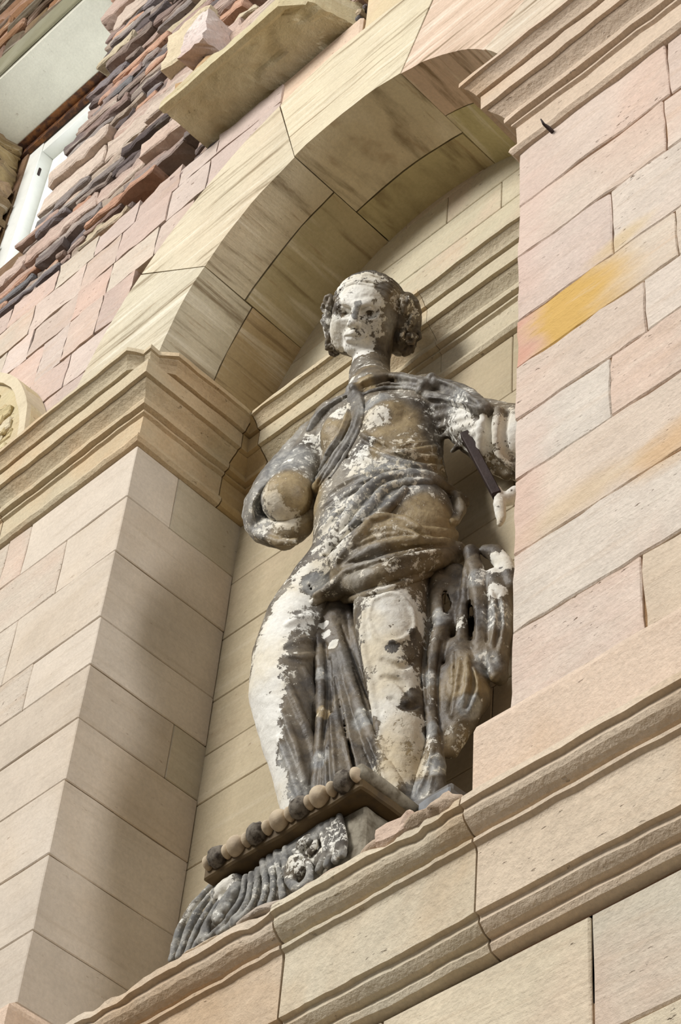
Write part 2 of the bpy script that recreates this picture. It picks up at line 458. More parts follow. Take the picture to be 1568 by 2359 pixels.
# ---- impost cornice running round the niche
tr2 = empty('trim_2', (0, 0, 0)); tag(tr2, 'moulded impost cornice wrapping piers and niche at arch springing', None, None, 'structure')
IMP = [(-0.1, 0.0), (0.0, 0.0), (0.045, 0.012), (0.074, 0.055), (0.062, 0.11), (0.012, 0.125), (0.012, 0.14), (0.018, 0.465), (0.008, 0.475), (0.05, 0.495), (0.052, 0.52), (0.03, 0.53), (0.105, 0.55), (0.112, 0.60), (0.10, 0.64),
       (0.118, 0.665), (0.15, 0.70), (0.19, 0.735), (0.215, 0.765), (0.21, 0.775), (0.262, 0.78), (0.265, 1.0), (0.245, 1.01), (0.25, 1.022), (0.30, 1.025), (0.315, 1.06), (0.345, 1.105), (0.385, 1.14), (0.39, 1.15), (0.425, 1.155), (0.42, 1.225), (0.2, 1.27), (-0.1, 1.3)]
IMP_BACK = [(p * 0.95, z) for p, z in IMP]
link('cornice_stone', sweep_bm(IMP, [(-5.0, 0), (-2.31, 0)], wear=0.011, wear_top=0.03, seed=1), M_MOULD, tr2, lin(198, 182, 154))
link('cornice_stone', sweep_bm(IMP, [(-2.30, 0), (0, 0), (0, 1.12)], wear=0.006, wear_top=0.02, seed=2, step=0.1, chip=(0, 0, 0.3)), M_MOULD, tr2, lin(194, 180, 152))
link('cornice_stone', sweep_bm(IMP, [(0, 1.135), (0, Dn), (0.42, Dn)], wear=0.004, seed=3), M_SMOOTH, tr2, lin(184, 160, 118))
link('cornice_stone', sweep_bm(IMP, [(0.435, Dn), (2.9, Dn)], wear=0.006, wear_top=0.03, seed=4), M_MOULD, tr2, lin(198, 186, 158))
link('cornice_stone', sweep_bm(IMP, [(2.906, Dn), (Wn, Dn), (Wn, 1.0)], wear=0.004, wear_top=0.04, seed=5), M_MOULD, tr2, lin(198, 186, 160))
link('cornice_stone', sweep_bm(IMP, [(Wn, 1.0), (Wn, 0), (9.0, 0)], wear=0.008, wear_top=0.04, seed=6), M_MOULD, tr2, lin(204, 184, 162))

# ---- ledge under the statue
tr3 = empty('trim_3', (Wn / 2, 0, -7.9)); tag(tr3, 'projecting moulded ledge below the niche, cracked across, rim broken', None, None, 'structure')
LED = [(-1.7, -7.9), (0.30, -7.9), (0.375, -7.915), (0.385, -7.985), (0.34, -8.0), (0.345, -8.04), (0.33, -8.08), (0.29, -8.12), (0.255, -8.145), (0.22, -8.15), (0.222, -8.16), (0.25, -8.175), (0.25, -8.205), (0.215, -8.225), (0.207, -8.26),
       (0.205, -8.735), (0.165, -8.745), (0.16, -8.76), (0.165, -8.79), (0.14, -8.82), (0.115, -8.845), (0.09, -8.855), (0.062, -8.86), (0.065, -8.875), (0.075, -8.90), (0.055, -8.94), (0.02, -8.95), (-0.05, -8.965), (-1.7, -8.965)]
link('ledge_stone', sweep_bm(LED, [(-5, 0), (-1.2, 0)], wear=0.006, seed=11), M_MOULD, tr3, lin(208, 192, 170))
link('ledge_stone', sweep_bm(LED, [(-1.19, 0), (3.425, 0)], wear=0.008, wear_top=0.05, step=0.07, seed=12), M_MOULD, tr3, lin(208, 192, 170))
link('ledge_stone', sweep_bm(LED, [(3.445, 0), (5.16, 0)], wear=0.007, wear_top=0.05, step=0.06, seed=13), M_MOULD, tr3, lin(210, 198, 174))
link('ledge_stone', sweep_bm(LED, [(5.175, 0), (9, 0)], wear=0.006, wear_top=0.01, seed=14), M_MOULD, tr3, lin(214, 196, 172))

# ---- wall below the ledge
wbs = empty('wall_front', (Wn / 2, 0, GROUND)); tag(wbs, 'sandstone wall below the projecting ledge', None, None, 'structure')
bk = bmesh.new(); add_box(bk, -5, 9, 0.03, 1.6, GROUND, -8.97)
link('mortar_bed', bk, M_MORTAR, wbs, lin(150, 126, 92))
for zt, zb, js in ((-8.975, -9.86, [2.2, 4.2, 5.9, 7.5]), (-9.86, -10.7, [1.0, 3.0, 5.2, 6.6]), (-10.7, -11.6, [0.5, 2.4, 4.4, 6.0])):
    xs = [-5] + js + [9]
    for x0, x1 in zip(xs[:-1], xs[1:]):
        link('stone_block', box_bm(x0, x1, 0.005 * random.uniform(-1, 1), 0.4, zb, zt, gap=0.007, jt=0.006), M_ASH, wbs, pick([(216, 202, 176), (212, 192, 168), (214, 204, 184)]))

# ---- wall above: small pink stones, stripped rubble, opening with lintel and window
wu = empty('wall_upper', (-1.5, 0, GROUND)); tag(wu, 'upper wall of small pink stones and stripped rubble core', None, None, 'structure')
bk = bmesh.new()
add_box(bk, -3.3, 9.0, 0.62, 1.5, 5.0, 20.0)
add_box(bk, -9.0, -0.2, 0.30, 1.5, 1.2, 4.6); add_box(bk, -9.0, 1.1, 0.30, 1.5, 5.25, 5.4)
add_box(bk, -9.0, -3.0, 0.62, 1.25, 5.0, 9.2)
add_box(bk, -12.0, -7.52, 1.32, 2.0, 8.0, 16.0)
add_box(bk, -7.52, -2.9, 1.42, 1.9, 8.6, 10.6)
link('mortar_bed', bk, M_MORTAR, wu, lin(120, 96, 72))
def in_arch(x, z): return (x - ACX) ** 2 + (z - ACZ) ** 2 < (AR1 + 0.02) ** 2
def clip_to_arch(x0, x1, z0, z1):
    """polygon of a block cut along the extrados on its right side"""
    pts = [(x0, z0)]
    def xa(z):
        h = AR1 ** 2 - (z - ACZ) ** 2
        return ACX - math.sqrt(h) - 0.025 if h > 0 else 99
    steps = 5
    right = [(min(x1, xa(z0 + (z1 - z0) * i / steps)), z0 + (z1 - z0) * i / steps) for i in range(steps + 1)]
    if min(r[0] for r in right) <= x0 + 0.06: return None
    return [(x0, z0)] + right + [(x0, z1)]
PINKC = [1.22, 1.9, 2.58, 3.24, 4.04, 4.66, 5.30, 5.72]
PJ = {0: [-3.2, -2.0], 1: [-3.6, -2.4], 2: [-4.2, -2.65, -1.9], 3: [-4.0, -3.3, -2.6, -2.1, -1.47, -0.9, -0.3], 4: [-4.4, -3.5, -2.95, -2.1, -1.45, -0.6, 0.0], 5: [-4.1, -3.1, -2.1, -1.42, -0.5, 0.2], 6: [-3.7, -2.75, -1.97, -1.2, -0.4, 0.3]}
def prismg(poly, y0, y1, **kw):
    cx = sum(p[0] for p in poly) / len(poly); cz = sum(p[1] for p in poly) / len(poly)
    q = []
    for x, z in poly:
        q.append((x + (0.009 if x < cx else -0.009), z + (0.009 if z < cz else -0.009)))
    return prism_bm(q, y0, y1, **kw)
for i in range(7):
    xs = [-6.0] + PJ[i] + [1.4]
    for x0, x1 in zip(xs[:-1], xs[1:]):
        dz0 = random.uniform(-0.03, 0.03)
        poly = clip_to_arch(x0, x1, PINKC[i], PINKC[i + 1] - 0.001)
        if poly is None: continue
        if i == 6: poly = [(x, z + (random.uniform(-0.05, 0.12) if z > 5.5 else 0)) for x, z in poly]
        link('stone_block', prismg(poly, 0.02 + 0.014 * random.random(), 0.5, bev=0.014, jt=0.016, cuts=0.14), M_ASH, wu, pick(PAL_PINK))
# band between the arch and the broken cornice, and stones right of it
for x0, x1, z0, z1, col in ((0.0, 1.3, 5.2, 5.8, (210, 184, 160)), (1.3, 2.7, 5.2, 5.8, (214, 190, 166)), (2.7, 3.6, 5.23, 6.3, (206, 188, 154)), (3.6, 4.6, 5.0, 6.4, (204, 168, 146)), (4.6, 6.2, 4.7, 6.4, (206, 172, 150)), (3.1, 4.3, 6.3, 7.4, (200, 170, 148)), (4.3, 6, 6.4, 7.6, (206, 178, 156)),
                            (2.6, 3.1, 6.3, 7.0, (180, 150, 120))):
    link('stone_block', box_bm(x0, x1, 0.04 + 0.03 * random.random(), 0.7, z0, z1, jt=0.02, bev=0.03), M_ASH, wu, lin(*col))

# rubble: thin split courses, each stone its own piece
def edge_x(z):
    """ragged left edge of the stripped wall"""
    pts = [(5.0, -9.0), (6.6, -6.5), (7.3, -4.45), (8.0, -4.15), (8.9, -3.75), (9.7, -3.62), (11.0, -3.35), (12.5, -3.42), (14.0, -3.6), (20, -3.7)]
    for (za, xa), (zb, xb) in zip(pts[:-1], pts[1:]):
        if za <= z <= zb: return xa + (xb - xa) * (z - za) / (zb - za)
    return -3.6
RPAL = [(118, 106, 101), (106, 97, 95), (138, 124, 114), (96, 86, 84), (170, 150, 136), (164, 142, 130), (166, 150, 134), (114, 112, 112), (150, 130, 122), (190, 176, 148), (182, 142, 118), (140, 130, 124), (124, 116, 116)]
RP_PINK = [(192, 170, 156), (198, 180, 164), (186, 164, 150)]
z = 5.55
row = 0
while z < 15.4:
    pinkrow = (8.0 < z < 8.9) or (6.75 < z < 7.25) or (12.6 < z < 13.6)
    h = random.uniform(0.34, 0.5) if pinkrow else random.uniform(0.09, 0.20)
    xl = edge_x(z + h / 2) + random.uniform(-0.12, 0.16)
    xr = 2.4 if z > 5.9 else 0.0
    if z > 9: xr = 0.6
    x = xl
    while x < xr:
        w = random.uniform(0.8, 1.6) if pinkrow else random.uniform(0.3, 1.5)
        if z < 6.5 and (-1.9 < x < -0.1 or -3.5 < x < -2.6): w = random.uniform(0.15, 0.4)
        x1 = min(x + w, xr + 0.2)
        hole = (-1.75 < (x + x1) / 2 < -0.25 and 5.6 < z < 6.5) or (-3.4 < (x + x1) / 2 < -2.75 and 5.6 < z < 6.15) or (-0.1 < (x + x1) / 2 and z > 8.3)
        dep = random.uniform(0.0, 0.16) + (random.uniform(0.25, 0.5) if hole else 0.02) - (0.06 if pinkrow else 0)
        col = pick(RP_PINK) if pinkrow else pick(RPAL)
        if hole: col = pick([(150, 124, 94), (130, 106, 84), (112, 96, 78), (168, 146, 112)])
        zz = random.uniform(-0.02, 0.02)
        bm = box_bm(x, x1, dep, 0.75, z + zz, z + h + zz, gap=0.004, bev=0.02, jt=0.0, cuts=0.16)
        jit(bm, 0.03, 5.5); jit(bm, 0.012, 17)
        link('rubble_stone', bm, M_RUBBLE, wu, col)
        x = x1
    z += h
    row += 1
# projecting stone left standing above the broken cornice
link('stone_block', prism_bm([(-0.5, 8.02), (0.03, 7.95), (0.0, 8.7), (-0.26, 8.84), (-0.47, 8.57)], -0.35, 0.5, bev=0.03, jt=0.05, cuts=0.09), M_RUBBLE, wu, lin(212, 198, 190))
link('stone_block', box_bm(-1.3, -0.45, -0.1, 0.5, 8.9, 9.9, bev=0.04, jt=0.06, cuts=0.2), M_RUBBLE, wu, lin(206, 190, 160))
link('stone_block', box_bm(-0.8, 0.02, -0.12, 0.5, 7.45, 7.95, bev=0.03, jt=0.05, cuts=0.2), M_RUBBLE, wu, lin(180, 150, 112))

# broken length of cornice over the crown
tr4 = empty('trim_4', (1.2, 0, 5.8)); tag(tr4, 'broken length of projecting cornice above the arch crown', None, None, 'structure')
def chunk_bm():
    bm = bmesh.new()
    nx, ny = 60, 22
    top = []; bot = []
    for i in range(nx + 1):
        tx = i / nx
        rt = []; rb = []
        for j in range(ny + 1):
            ty = j / ny
            x = -0.03 + tx * (2.30 + 0.28 * ty)
            y = -0.71 + ty * 0.9
            if tx > 0.9 and ty < 0.3: y += (0.3 - ty) * (tx - 0.9) * 6
            nz = mnoise.noise(Vector((x * 1.6, y * 2.4, 3.3))) * 0.09 + mnoise.noise(Vector((x * 4, y * 7, 1.3))) * 0.06
            lip = 0.0 if ty < 0.1 else 1.0
            zb = 5.80 + lip * (0.05 + max(-0.01, nz) * (1.6 if tx > 0.45 else 0.5))
            if ty > 0.93: zb = 5.72
            rb.append(bm.verts.new((x, y, zb)))
            rt.append(bm.verts.new((x, y, 5.98 + 0.5 * ty + nz * 1.4)))
        top.append(rt); bot.append(rb)
    for i in range(nx):
        for j in range(ny):
            bm.faces.new((bot[i][j], bot[i][j + 1], bot[i + 1][j + 1], bot[i + 1][j]))
            bm.faces.new((top[i][j], top[i + 1][j], top[i + 1][j + 1], top[i][j + 1]))
        bm.faces.new((bot[i][0], bot[i + 1][0], top[i + 1][0], top[i][0]))
        bm.faces.new((bot[i][ny], top[i][ny], top[i + 1][ny], bot[i + 1][ny]))
    for j in range(ny):
        bm.faces.new((bot[0][j], top[0][j], top[0][j + 1], bot[0][j + 1]))
        bm.faces.new((bot[nx][j], bot[nx][j + 1], top[nx][j + 1], top[nx][j]))
    jit(bm, 0.008)
    return bm
link('cornice_stone', chunk_bm(), M_CHUNK, tr4, lin(196, 184, 150), smooth=False)

# lintel of the opening at the top left
tr5 = empty('trim_5', (-6, 0, 15.3)); tag(tr5, 'cast concrete lintel over the upper window opening', None, None, 'structure')
link('lintel_slab', box_bm(-11, -2.9, 0.04, 1.32, 15.3, 16.0, bev=0.03, jt=0.01), M_CONC, tr5, lin(214, 212, 196))
link('lintel_edge', box_bm(-11, -2.9, -0.02, 0.035, 15.32, 16.05, bev=0.015, jt=0.012, cuts=0.3), M_CONC, tr5, lin(128, 124, 100))
bm = bmesh.new(); add_box(bm, -7.7, -2.9, 1.26, 1.35, 15.14, 15.3); add_box(bm, -7.7, -2.9, 1.12, 1.35, 15.28, 15.31)
link('steel_angle', bm, M_RUST, tr5)
# dark stonework over the lintel
z = 16.05
while z < 21:
    h = random.uniform(0.25, 0.5); x = -11
    while x < -2:
        w = random.uniform(0.5, 1.3)
        link('rubble_stone', box_bm(x, x + w, random.uniform(0, 0.12), 0.8, z, z + h, bev=0.03, jt=0.04, cuts=0.3), M_RUBBLE, wu, pick([(136, 100, 70), (112, 92, 64), (150, 112, 80), (96, 84, 66), (84, 66, 50)]))
        x += w
    z += h
# left reveal of the opening
z = 9.0
while z < 15.2:
    h = random.uniform(0.4, 0.75)
    for (ya, yb) in ((0.0, 0.62), (0.62, 1.3)):
        link('rubble_stone', box_bm(-9.2, -7.5 + random.uniform(-0.14, 0.1), ya + random.uniform(-0.05, 0.05), yb, z, z + h, bev=0.05, jt=0.10, cuts=0.15), M_RUBBLE, wu, pick([(160, 140, 100), (140, 120, 84), (124, 104, 76), (150, 132, 98)]))
    z += h

# window
w1 = empty('window_1', (-5.2, 1.4, 10.5)); tag(w1, 'white framed sash window glowing behind the broken wall edge', None, None, 'structure')
FX0, FX1, FZ0, FZ1 = -7.57, -2.9, 10.6, 15.28
fy = 1.36
def fbox(name, x0, x1, y0, y1, z0, z1, mat=M_PAINTW):
    link(name, box_bm(x0, x1, y0, y1, z0, z1, gap=0, bev=0.012, jt=0, cuts=0), mat, w1)
fbox('frame_stile', FX0, -7.15, fy, fy + 0.5, FZ0, FZ1 - 0.02)
fbox('frame_stile', -3.3, FX1, fy, fy + 0.5, FZ0, FZ1 - 0.02)
fbox('frame_head', -7.15, -3.3, fy + 0.02, fy + 0.5, 14.9, FZ1 - 0.02)
fbox('window_sill', -7.15, -3.3, fy - 0.1, fy + 0.5, FZ0, 11.0)
fbox('sash_stile', -7.15, -6.86, fy + 0.26, fy + 0.36, 11.0, 14.9)
fbox('sash_stile', -5.45, -5.2, fy + 0.26, fy + 0.36, 11.0, 14.9)
fbox('sash_rail', -6.86, -3.3, fy + 0.26, fy + 0.36, 14.62, 14.9)
fbox('sash_rail', -6.86, -3.3, fy + 0.26, fy + 0.36, 11.0, 11.25)
fbox('glazing_bar', -6.86, -5.45, fy + 0.27, fy + 0.34, 13.72, 13.84)
fbox('glazing_bar', -6.86, -5.45, fy + 0.27, fy + 0.34, 12.45, 12.57)
fbox('latch_plate', -7.152, -7.138, fy + 0.06, fy + 0.11, 14.2, 14.42, M_IRON)
bm = bmesh.new(); add_box(bm, -6.9, -3.2, fy + 0.31, fy + 0.325, 11.0, 14.7)
link('window_glass', bm, M_SKYPANE, w1)

# ================================================================== the statue: modelled as a signed distance field
def rayd(p):
    d = ROT.T @ np.array([(p[0] - PP[0]) / FPX, (p[1] - PP[1]) / FPX, 1.0])
    return d / np.linalg.norm(d)
TH = math.radians(20)
PL_N = np.array([math.sin(TH), -math.cos(TH), 0.0]); PL_P = np.array([2.85, 0.72, 0.0])
PX = 0.0039            # one photograph pixel at the statue, in units
def W3(p):
    """a point of the figure: sight line met with the figure's own upright plane, then brought forward by d"""
    r = rayd(p); t = ((PL_P - CAM_U) @ PL_N) / (r @ PL_N)
    d = p[2] if len(p) > 2 else 0.0
    return CAM_U + r * (t - d * PX)

class Field:
    def __init__(s, lo, hi, h):
        s.h = h; s.lo = np.floor(np.array(lo) / h) * h
        s.n = np.ceil((np.array(hi) - s.lo) / h).astype(int) + 1
        s.D = np.full(s.n, 1.0, np.float32)
        s.ax = [(s.lo[i] + np.arange(s.n[i]) * h).astype(np.float32) for i in range(3)]
    def win(s, lo, hi):
        a = np.clip(np.floor((lo - s.lo) / s.h).astype(int), 0, s.n - 1)
        b = np.clip(np.ceil((hi - s.lo) / s.h).astype(int) + 1, 1, s.n)
        if np.any(b <= a): return None
        sl = tuple(slice(a[i], b[i]) for i in range(3))
        return sl, s.ax[0][sl[0]][:, None, None], s.ax[1][sl[1]][None, :, None], s.ax[2][sl[2]][None, None, :]
    def blend(s, sl, d, k, sub):
        D = s.D[sl]
        if sub:
            d = -d
            if k > 0:
                hh = np.clip(0.5 - 0.5 * (d - D) / k, 0, 1) if False else np.maximum(k - np.abs(D - d), 0) / k
                s.D[sl] = np.maximum(D, d) + hh * hh * k * 0.25
            else: s.D[sl] = np.maximum(D, d)
        else:
            if k > 0:
                hh = np.maximum(k - np.abs(D - d), 0) / k
                s.D[sl] = np.minimum(D, d) - hh * hh * k * 0.25
            else: s.D[sl] = np.minimum(D, d)
    def cap(s, a, b, ra, rb, k=0.03, sub=False):
        a = np.asarray(a, float); b = np.asarray(b, float)
        pad = max(ra, rb) + 2 * k + 4 * s.h
        w = s.win(np.minimum(a, b) - pad, np.maximum(a, b) + pad)
        if w is None: return
        sl, x, y, z = w
        ab = (b - a).astype(np.float32); L2 = float(ab @ ab) + 1e-9
        px, py, pz = x - np.float32(a[0]), y - np.float32(a[1]), z - np.float32(a[2])
        t = np.clip((px * ab[0] + py * ab[1] + pz * ab[2]) / L2, 0, 1)
        d = np.sqrt((px - t * ab[0]) ** 2 + (py - t * ab[1]) ** 2 + (pz - t * ab[2]) ** 2) - (ra + (rb - ra) * t)
        s.blend(sl, d, k, sub)
    def multi(s, segs, k=0.03, sub=False):
        """one limb or fold made of several round cones, joined hard to each other and blended once"""
        if not segs: return
        P = np.array([q for a, b, _, _ in segs for q in (a, b)]); rm = max(max(ra, rb) for _, _, ra, rb in segs)
        pad = rm + 2 * k + 4 * s.h
        w = s.win(P.min(0) - pad, P.max(0) + pad)
        if w is None: return
        sl = w[0]
        tmp = np.full(s.D[sl].shape, 9.0, np.float32)
        o = [q.start for q in sl]
        for a, b, ra, rb in segs:
            a = np.asarray(a, float); b = np.asarray(b, float)
            w2 = s.win(np.minimum(a, b) - pad, np.maximum(a, b) + pad)
            if w2 is None: continue
            s2, x, y, z = w2
            ab = (b - a).astype(np.float32); L2 = float(ab @ ab) + 1e-9
            px, py, pz = x - np.float32(a[0]), y - np.float32(a[1]), z - np.float32(a[2])
            t = np.clip((px * ab[0] + py * ab[1] + pz * ab[2]) / L2, 0, 1)
            d = np.sqrt((px - t * ab[0]) ** 2 + (py - t * ab[1]) ** 2 + (pz - t * ab[2]) ** 2) - (ra + (rb - ra) * t)
            v = tmp[tuple(slice(q.start - oo, q.stop - oo) for q, oo in zip(s2, o))]
            np.minimum(v, d, out=v)
        s.blend(sl, tmp, k, sub)
    def ell(s, c, M, r, k=0.03, sub=False):
        """ellipsoid; rows of M are its axes"""
        c = np.asarray(c, float); pad = max(r) + 2 * k + 4 * s.h
        w = s.win(c - pad, c + pad)
        if w is None: return
        sl, x, y, z = w
        px, py, pz = x - np.float32(c[0]), y - np.float32(c[1]), z - np.float32(c[2])
        q = 0
        for i in range(3):
            u = (px * np.float32(M[i][0]) + py * np.float32(M[i][1]) + pz * np.float32(M[i][2])) / np.float32(r[i])
            q = q + u * u
        q = np.sqrt(q)
        s.blend(sl, (q - 1) * min(r), k, sub)
    def sample(s, P):
        g = (P - s.lo) / s.h
        i = np.floor(g).astype(int)
        ok = np.all((i >= 0) & (i < s.n - 1), axis=-1)
        i = np.clip(i, 0, s.n - 2); f = g - i
        D = s.D; r = 0
        for dx in (0, 1):
            for dy in (0, 1):
                for dz in (0, 1):
                    w = (f[..., 0] if dx else 1 - f[..., 0]) * (f[..., 1] if dy else 1 - f[..., 1]) * (f[..., 2] if dz else 1 - f[..., 2])
                    r = r + w * D[i[..., 0] + dx, i[..., 1] + dy, i[..., 2] + dz]
        return np.where(ok, r, 1.0)
    def mesh(s):
        D = s.D; n = s.n
        ins = D < 0
        c = np.zeros(n - 1, np.uint8)
        for dx in (0, 1):
            for dy in (0, 1):
                for dz in (0, 1):
                    c += ins[dx:n[0] - 1 + dx, dy:n[1] - 1 + dy, dz:n[2] - 1 + dz]
        act = np.argwhere((c > 0) & (c < 8))
        idx = np.full(n - 1, -1, np.int32)
        idx[act[:, 0], act[:, 1], act[:, 2]] = np.arange(len(act))
        corners = [(dx, dy, dz) for dx in (0, 1) for dy in (0, 1) for dz in (0, 1)]
        V = {q: D[act[:, 0] + q[0], act[:, 1] + q[1], act[:, 2] + q[2]] for q in corners}
        acc = np.zeros((len(act), 3)); cnt = np.zeros(len(act))
        for q in corners:
            for a in range(3):
                if q[a] == 0:
                    p = list(q); p[a] = 1; p = tuple(p)
                    va, vb = V[q], V[p]
                    m_ = (va < 0) != (vb < 0)
                    t = np.where(m_, va / np.where(m_, va - vb, 1), 0)
                    base = np.array(q, float)[None, :].repeat(len(act), 0)
                    base[:, a] += t
                    acc += base * m_[:, None]; cnt += m_
        verts = s.lo + (act + acc / cnt[:, None]) * s.h
        quads = []
        for a in range(3):
            b, c2 = (a + 1) % 3, (a + 2) % 3
            sl0 = [slice(None)] * 3; sl1 = [slice(None)] * 3
            sl0[a] = slice(0, n[a] - 1); sl1[a] = slice(1, n[a])
            cr = np.argwhere(ins[tuple(sl0)] != ins[tuple(sl1)])
            good = (cr[:, b] > 0) & (cr[:, c2] > 0) & (cr[:, b] < n[b] - 1) & (cr[:, c2] < n[c2] - 1)
            cr = cr[good]
            flip = ins[tuple(sl0)][cr[:, 0], cr[:, 1], cr[:, 2]]
            q = []
            for (ob, oc) in ((-1, -1), (0, -1), (0, 0), (-1, 0)):
                k = cr.copy(); k[:, b] += ob; k[:, c2] += oc
                q.append(idx[k[:, 0], k[:, 1], k[:, 2]])
            q = np.stack(q, 1)
            q[~flip] = q[~flip][:, ::-1]
            quads.append(q)
        return verts, np.concatenate(quads)

SLO, SHI = np.array([1.25, -0.25, -7.3]), np.array([4.75, 1.46, 1.6])
HS = 0.0145

def hit(p, fields, lift=0.0):
    """where the sight line through a photograph point first meets the figure built so far"""
    r = rayd(p)
    t0 = ((PL_P - CAM_U) @ PL_N) / (r @ PL_N)
    ts = np.arange(t0 - 1.1, t0 + 1.0, 0.006)
    P = CAM_U[None, :] + r[None, :] * ts[:, None]
    D = np.min([f.sample(P) for f in fields], axis=0)
    k = np.argmax(D < 0)
    if not D[k] < 0: return None
    return P[k] - r * lift

def chain(f, pts, r, k=6, sub=False, k_in=None):
    """capsule chain through figure points given as (px,py,d,r)"""
    Q = [W3(p) for p in pts]
    R = [(p[3] if len(p) > 3 else r) * PX for p in pts]
    f.multi([(Q[i], Q[i + 1], R[i], R[i + 1]) for i in range(len(Q) - 1)], k * PX, sub)

def smoothpts(pts, n=4):
    pts = np.array(pts, float)
    if len(pts) < 3: return pts
    out = []
    for i in range(len(pts) - 1):
        p0 = pts[max(i - 1, 0)]; p1 = pts[i]; p2 = pts[i + 1]; p3 = pts[min(i + 2, len(pts) - 1)]
        for j in range(n):
            t = j / n
            out.append(0.5 * ((2 * p1) + (-p0 + p2) * t + (2 * p0 - 5 * p1 + 4 * p2 - p3) * t * t + (-p0 + 3 * p1 - 3 * p2 + p3) * t ** 3))
    out.append(pts[-1])
    return np.array(out)

def stroke(f, pts, r, lift=0.3, on=None, k=7, sub=False, taper=True):
    """a ridge (or, with sub, a furrow) laid on the surface that is already there"""
    on = on or [f]
    sp = smoothpts(pts, 4)
    Q = [hit(p, on) for p in sp]
    good = [q for q in Q if q is not None]
    if len(good) < 2: return
    # carry depth over gaps
    last = None
    dist = []
    for p, q in zip(sp, Q):
        dist.append(None if q is None else float(np.linalg.norm(q - CAM_U)))
    known = [(i, d) for i, d in enumerate(dist) if d is not None]
    ii = np.arange(len(dist)); dd = np.interp(ii, [a for a, _ in known], [b for _, b in known])
    if len(dd) > 4:
        dd2 = dd.copy(); dd2[1:-1] = (dd[:-2] + 2 * dd[1:-1] + dd[2:]) / 4; dd = dd2
    n = len(sp); pr = None; segs = []
    for i in range(n):
        tt = i / (n - 1)
        rr = r * (0.45 + 0.55 * math.sin(math.pi * min(1, max(0, 0.12 + 0.76 * tt)))) if taper else r
        q = CAM_U + rayd(sp[i]) * (dd[i] - lift * rr * PX)
        if pr is not None: segs.append((pr[0], q, pr[1] * PX, rr * PX))
        pr = (q, rr)
    f.multi(segs, k * PX, sub)

# ---- body: one continuous figure (torso, neck, head, arms, legs)
B = Field(SLO, SHI, HS)
K = 34
def lim(pts, k=K, f=None): chain(f or B, pts, 0, k)
# torso, left and right columns and a middle one
lim([(800, 968, 0, 58), (812, 1020, 4, 74), (818, 1095, 0, 78), (806, 1185, 2, 84), (808, 1265, 0, 88), (786, 1335, 0, 82)])
lim([(975, 925, 0, 55), (952, 980, 4, 74), (942, 1060, 0, 80), (948, 1145, 2, 88), (955, 1225, 0, 92), (950, 1300, 0, 84)])
lim([(870, 940, 10, 62), (880, 1010, 14, 84), (880, 1085, 16, 88), (875, 1170, 24, 92), (876, 1250, 26, 92), (868, 1320, 10, 86)])
lim([(775, 972, 0, 50), (985, 920, 0, 52)])
# neck
lim([(851, 862, -84, 51), (852, 882, -60, 54), (862, 915, -4, 70)], 22)
# breasts
B.cap(W3((893, 960, 74)), W3((897, 982, 82)), 58 * PX, 61 * PX, 13 * PX)
B.cap(W3((786, 996, 60)), W3((782, 1012, 66)), 46 * PX, 48 * PX, 14 * PX)
# hip swelling
B.cap(W3((978, 1180, 26)), W3((985, 1225, 26)), 60 * PX, 60 * PX, 18 * PX)
# legs
lim([(745, 1340, 6, 70), (690, 1430, 16, 76), (662, 1520, 24, 78), (656, 1600, 30, 78), (672, 1690, 16, 68), (690, 1780, 4, 58), (704, 1880, 0, 46), (712, 1960, 0, 36), (716, 2010, 10, 34)], 26)
lim([(905, 1350, 6, 86), (902, 1440, 26, 82), (905, 1530, 34, 66), (915, 1610, 24, 58), (930, 1690, 14, 54), (930, 1770, 6, 46), (928, 1850, 0, 38), (926, 1930, 0, 32), (924, 1975, 10, 32)], 22)
# feet
B.cap(W3((716, 2012, 10)), W3((700, 2050, 60)), 30 * PX, 24 * PX, 12 * PX)
B.cap(W3((924, 1978, 10)), W3((930, 2020, 60)), 30 * PX, 24 * PX, 12 * PX)
# her right arm, broken off below the elbow
lim([(765, 978, 0, 50), (728, 1030, 6, 50), (700, 1075, 24, 48)], 20)
lim([(700, 1080, 30, 48), (672, 1128, 58, 58), (660, 1152, 74, 60)], 14)
# her left arm reaching to the side
lim([(985, 922, 0, 50), (1050, 950, 0, 54), (1105, 985, 6, 70), (1165, 1012, 8, 84), (1215, 1025, 8, 88)], 22)

# ---- head, in its own frame
E1 = ROT[0]; E2 = -ROT[1]; E3 = -ROT[2]
HC = W3((840, 728, 6))
yaw, pit, rol = math.radians(-16), math.radians(-2), math.radians(-2)
Fh = math.cos(pit) * (math.cos(yaw) * E3 + math.sin(yaw) * E1) + math.sin(pit) * E2
Uh = E2 * math.cos(rol) - E1 * math.sin(rol); Uh = Uh - Fh * (Uh @ Fh); Uh /= np.linalg.norm(Uh)
Rh = np.cross(Uh, Fh)
HM = [Rh, Uh, Fh]
HPX = 0.00438
def hp(a, b, c): return HC + (Rh * a + Uh * b + Fh * c) * HPX
def hc(f, p, q, ra, rb=None, k=8, sub=False): f.cap(hp(*p), hp(*q), ra * HPX, (ra if rb is None else rb) * HPX, k * HPX, sub)
def he(f, p, r, k=8, sub=False): f.ell(hp(*p), HM, [x * HPX for x in r], k * HPX, sub)
